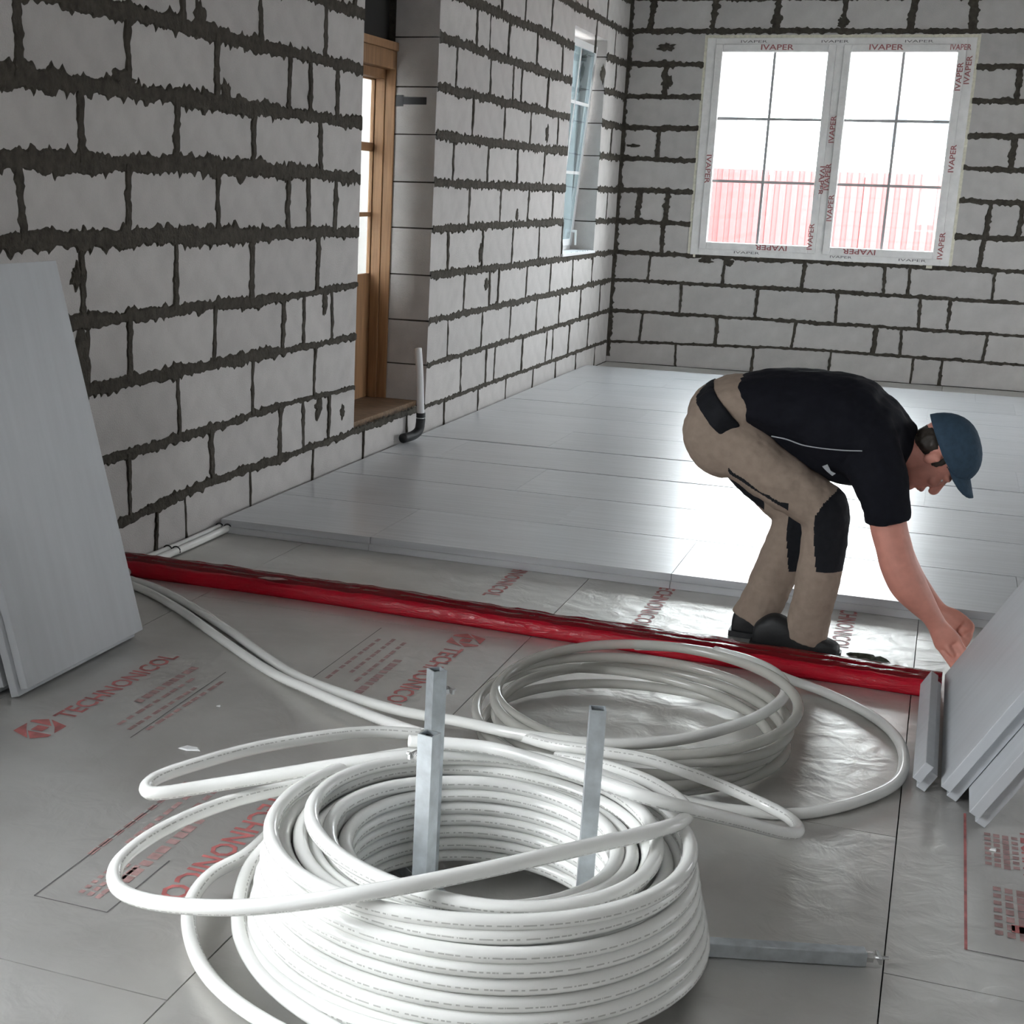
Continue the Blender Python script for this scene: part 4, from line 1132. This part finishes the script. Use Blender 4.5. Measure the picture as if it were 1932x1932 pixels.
finger(b, [tb, tb + np.array([-.012, -.006, -.030]), tb + np.array([-.002, -.018, -.058]), tb + np.array([.014, -.026, -.074])], .0115, .0085)
# far (left) hand: relaxed fist over the board's end, further up
W2 = np.array(BD['arm_far'][-1][:3])
K2 = W2 + np.array([.062, -.02, -.030])
loft(b, [[*W2, .029, .026], [*(W2 * .5 + K2 * .5), .038, .026], [*K2, .038, .020]], 14, 5)
dK2 = (K2 - W2) / np.linalg.norm(K2 - W2); nK2 = np.array([dK2[2], 0, -dK2[0]])
for i, (o_, ln) in enumerate(((.029, .92), (.010, 1.0), (-.010, .95), (-.028, .78))):
    base = K2 + nK2 * o_
    p1 = base + (dK2 * .028 + np.array([.004, -.010, -.008])) * ln
    p2 = p1 + np.array([-.002, -.012, -.026]) * ln
    p3 = p2 + np.array([-.018, -.006, -.012]) * ln
    finger(b, [base - dK2 * .012, base, p1, p2, p3], .0098, .0078)
tb = W2 * .5 + K2 * .5 + np.array([.0, -.022, -.026])
finger(b, [tb, tb + np.array([.018, -.014, -.016]), tb + np.array([.042, -.016, -.028]), tb + np.array([.058, -.012, -.034])], .0112, .0085)
body = fuse(b, 'body', [M['skin']], man, 0.0042, 3)

# eyes and lips
for s in (-1, 1):
    e = MB(); ball(e, hp(.074, s * .030, .000), (.010, .011, .008), HA, 12, 8); e.build('eye', M['eye'], man, PO, smooth=True)
l = MB(); ball(l, hp(.094, 0, -.066), (.010, .021, .010), HA, 12, 8); l.build('lips', M['lip'], man, PO, smooth=True)

# shirt
b = MB()
loft(b, BD['torso']); loft(b, BD['sleeve']); loft(b, BD['sleeve_far'])
ball(b, (2.655, -8.255, .725), (.095, .10, .095)); ball(b, (2.648, -8.03, .715), (.095, .10, .095))
shirt = fuse(b, 'shirt', [M['shirt']], man, 0.008, 5, 0.014, 0.07)
tube('piping', spline([(2.36, -8.330, .732), (2.41, -8.345, .728), (2.46, -8.353, .716), (2.52, -8.359, .712), (2.58, -8.362, .712), (2.64, -8.366, .716)], 6), .0022, M['piping'], man, 6, origin=PO)
m = MB(); q = [(2.525, -8.338, .652), (2.540, -8.338, .660), (2.552, -8.336, .640), (2.568, -8.336, .633), (2.558, -8.335, .625), (2.540, -8.337, .638)]
m.extrude(q, (0, -.004, 0), (0, .004, 0)); m.build('shirt_emblem', M['piping'], man, PO)
# trousers with black waistband and knee panels
b = MB()
loft(b, BD['pelvis'])
for yy in (-8.225, -8.055):
    ball(b, (2.163, yy, .715), (.104, .10, .112)); ball(b, (2.20, yy, .665), (.100, .095, .100)); ball(b, (2.18, yy, .69), (.108, .10, .108))
BD['shank'].append([2.518, -8.21, .040, .068, .066]); BD['shank_far'].append([BD['shank_far'][-1][0] - .022, -8.103, BD['shank_far'][-1][2] - .055, .074, .066])
for k in ('thigh', 'shank', 'thigh_far', 'shank_far'): loft(b, BD[k])
ball(b, tuple(BD['shank'][0][:3]), (.082, .078, .082)); ball(b, tuple(BD['shank_far'][0][:3]), (.078, .074, .078))
tr = fuse(b, 'trousers', [M['trousers'], M['black_cloth']], man, 0.005, 14, 0.012, 0.06)
me = tr.data
idx = []
kn = [Vector(BD['shank'][0][:3]), Vector(BD['shank_far'][0][:3])]
for p in me.polygons:
    c = p.center + Vector(PO)
    dark = 0
    for k_ in kn:
        d = c - k_
        if abs(d.y) > .085: continue
        lim = float(np.interp(d.z, [-.20, -.10, -.02, .03, .075], [.004, -.012, -.018, .006, .045]))
        if -0.20 < d.z < 0.075 and d.x > lim: dark = 1
        if -.30 < d.x < -.10 and abs(d.z + .52 * d.x + .033) < .026 and d.y < .02: dark = 1
    idx.append(dark)
me.polygons.foreach_set('material_index', idx)
b = MB(); loft(b, [[2.168, -8.14, .748, .118, .196], [2.192, -8.14, .772, .119, .195], [2.216, -8.14, .795, .116, .190]], 40, 3)
fuse(b, 'belt', [M['black_cloth']], man, 0.006, 4, 0.008, 0.05)
# shoes
def shoe(x0, x1, y, name='shoe', side=1):
    L = x1 - x0
    secs = [(0.00, .012, .070, .030), (0.04, .0, .088, .036), (0.18, .0, .124, .046), (0.34, .0, .120, .046), (0.50, .0, .086, .045), (0.68, .0, .066, .050), (0.84, .0, .058, .049), (0.95, .0, .048, .038), (1.0, .010, .036, .024)]
    V, F = [], []
    n = 14
    for (t, zb_, zt, hw) in secs:
        x = x0 + L * t
        for j in range(n):
            a = 2 * math.pi * j / n
            ca, sa = math.cos(a), math.sin(a)
            yy = hw * (abs(ca) ** .7) * (1 if ca >= 0 else -1)
            zz = (zt - zb_) / 2 * (1 + (abs(sa) ** (.75)) * (1 if sa >= 0 else -1))
            V.append((x, y + yy, .002 + zb_ + zz))
    for i in range(len(secs) - 1):
        for j in range(n):
            F.append((i * n + j, i * n + (j + 1) % n, (i + 1) * n + (j + 1) % n, (i + 1) * n + j))
    F += [tuple(range(n))[::-1], tuple(range((len(secs) - 1) * n, len(secs) * n))]
    o = mesh(name, V, F, M['shoe'], man, True, origin=PO)
    s_ = o.modifiers.new('s', 'SUBSURF'); s_.levels = 1; s_.render_levels = 2
    m = MB()
    out = [(-.006, .030), (.0, .037), (.06, .041), (.12, .039), (.18, .047), (.24, .047), (.275, .036), (.29, .018)]
    k = L / .285
    poly = [(x0 + a * k, y + w, .0) for a, w in out] + [(x0 + a * k, y - w, .0) for a, w in reversed(out)]
    m.extrude(poly, (0, 0, .001), (0, 0, .020)); m.build('sole', M['black_plastic'], o, PO)
    return o
shoe(2.352, 2.637, -8.212)
shoe(2.268, 2.545, -8.105)
# cap with visor, hair
V, F = [], []
n, mrows = 28, 9
for i in range(mrows + 1):
    p = (math.pi / 2) * i / mrows
    for j in range(n):
        a = 2 * math.pi * j / n
        rf, rs, ru = .114, .090, .104
        V.append(hp(-.012 + rf * math.cos(a) * math.cos(p) ** .85, rs * math.sin(a) * math.cos(p) ** .85, .030 + .002 + ru * math.sin(p) - .012 * (1 - math.sin(p)) * (1 - math.cos(a)) * .6 + .030 * (1 - math.sin(p)) * max(0.0, math.cos(a)) ** 2))
for i in range(mrows):
    for j in range(n):
        F.append((i * n + j, i * n + (j + 1) % n, (i + 1) * n + (j + 1) % n, (i + 1) * n + j))
capo = mesh('cap', V, F, M['cap'], man, True, origin=PO)
sl = capo.modifiers.new('t', 'SOLIDIFY'); sl.thickness = .005; sl.offset = -1
V, F = [], []
nu, nv = 15, 6
for i in range(nv + 1):
    for j in range(nu):
        w = (j / (nu - 1) - .5) * 2
        a = w * math.radians(62)
        s = .090 * math.sin(a)
        f = (-.012 + .106 * math.cos(a)) * (1 - .20 * math.cos(a) ** 2)
        ext = .088 * (1 - abs(w) ** 3.2)
        V.append(hp(f + ext * i / nv, s * (1 - .05 * i / nv), .086 - 9.0 * s * s - .10 * ext * i / nv))
for i in range(nv):
    for j in range(nu - 1):
        F.append((i * nu + j, i * nu + j + 1, (i + 1) * nu + j + 1, (i + 1) * nu + j))
vis = mesh('visor', V, F, M['cap'], capo, True, origin=PO)
vis.modifiers.new('t', 'SOLIDIFY').thickness = .006
m = MB(); ball(m, hp(-.012, 0, .124), (.009, .009, .006), HA, 10, 6); m.build('cap_button', M['cap'], capo, PO, smooth=True)
b = MB()
ball(b, hp(-.044, 0, .002), (.056, .0755, .056), HA, 24, 14); ball(b, hp(-.062, 0, -.040), (.030, .052, .036), HA)
for s in (-1, 1): ball(b, hp(.012, s * .066, .010), (.020, .010, .028), HA)
fuse(b, 'hair', [M['hair']], man, 0.005, 2, 0.012, 0.02)
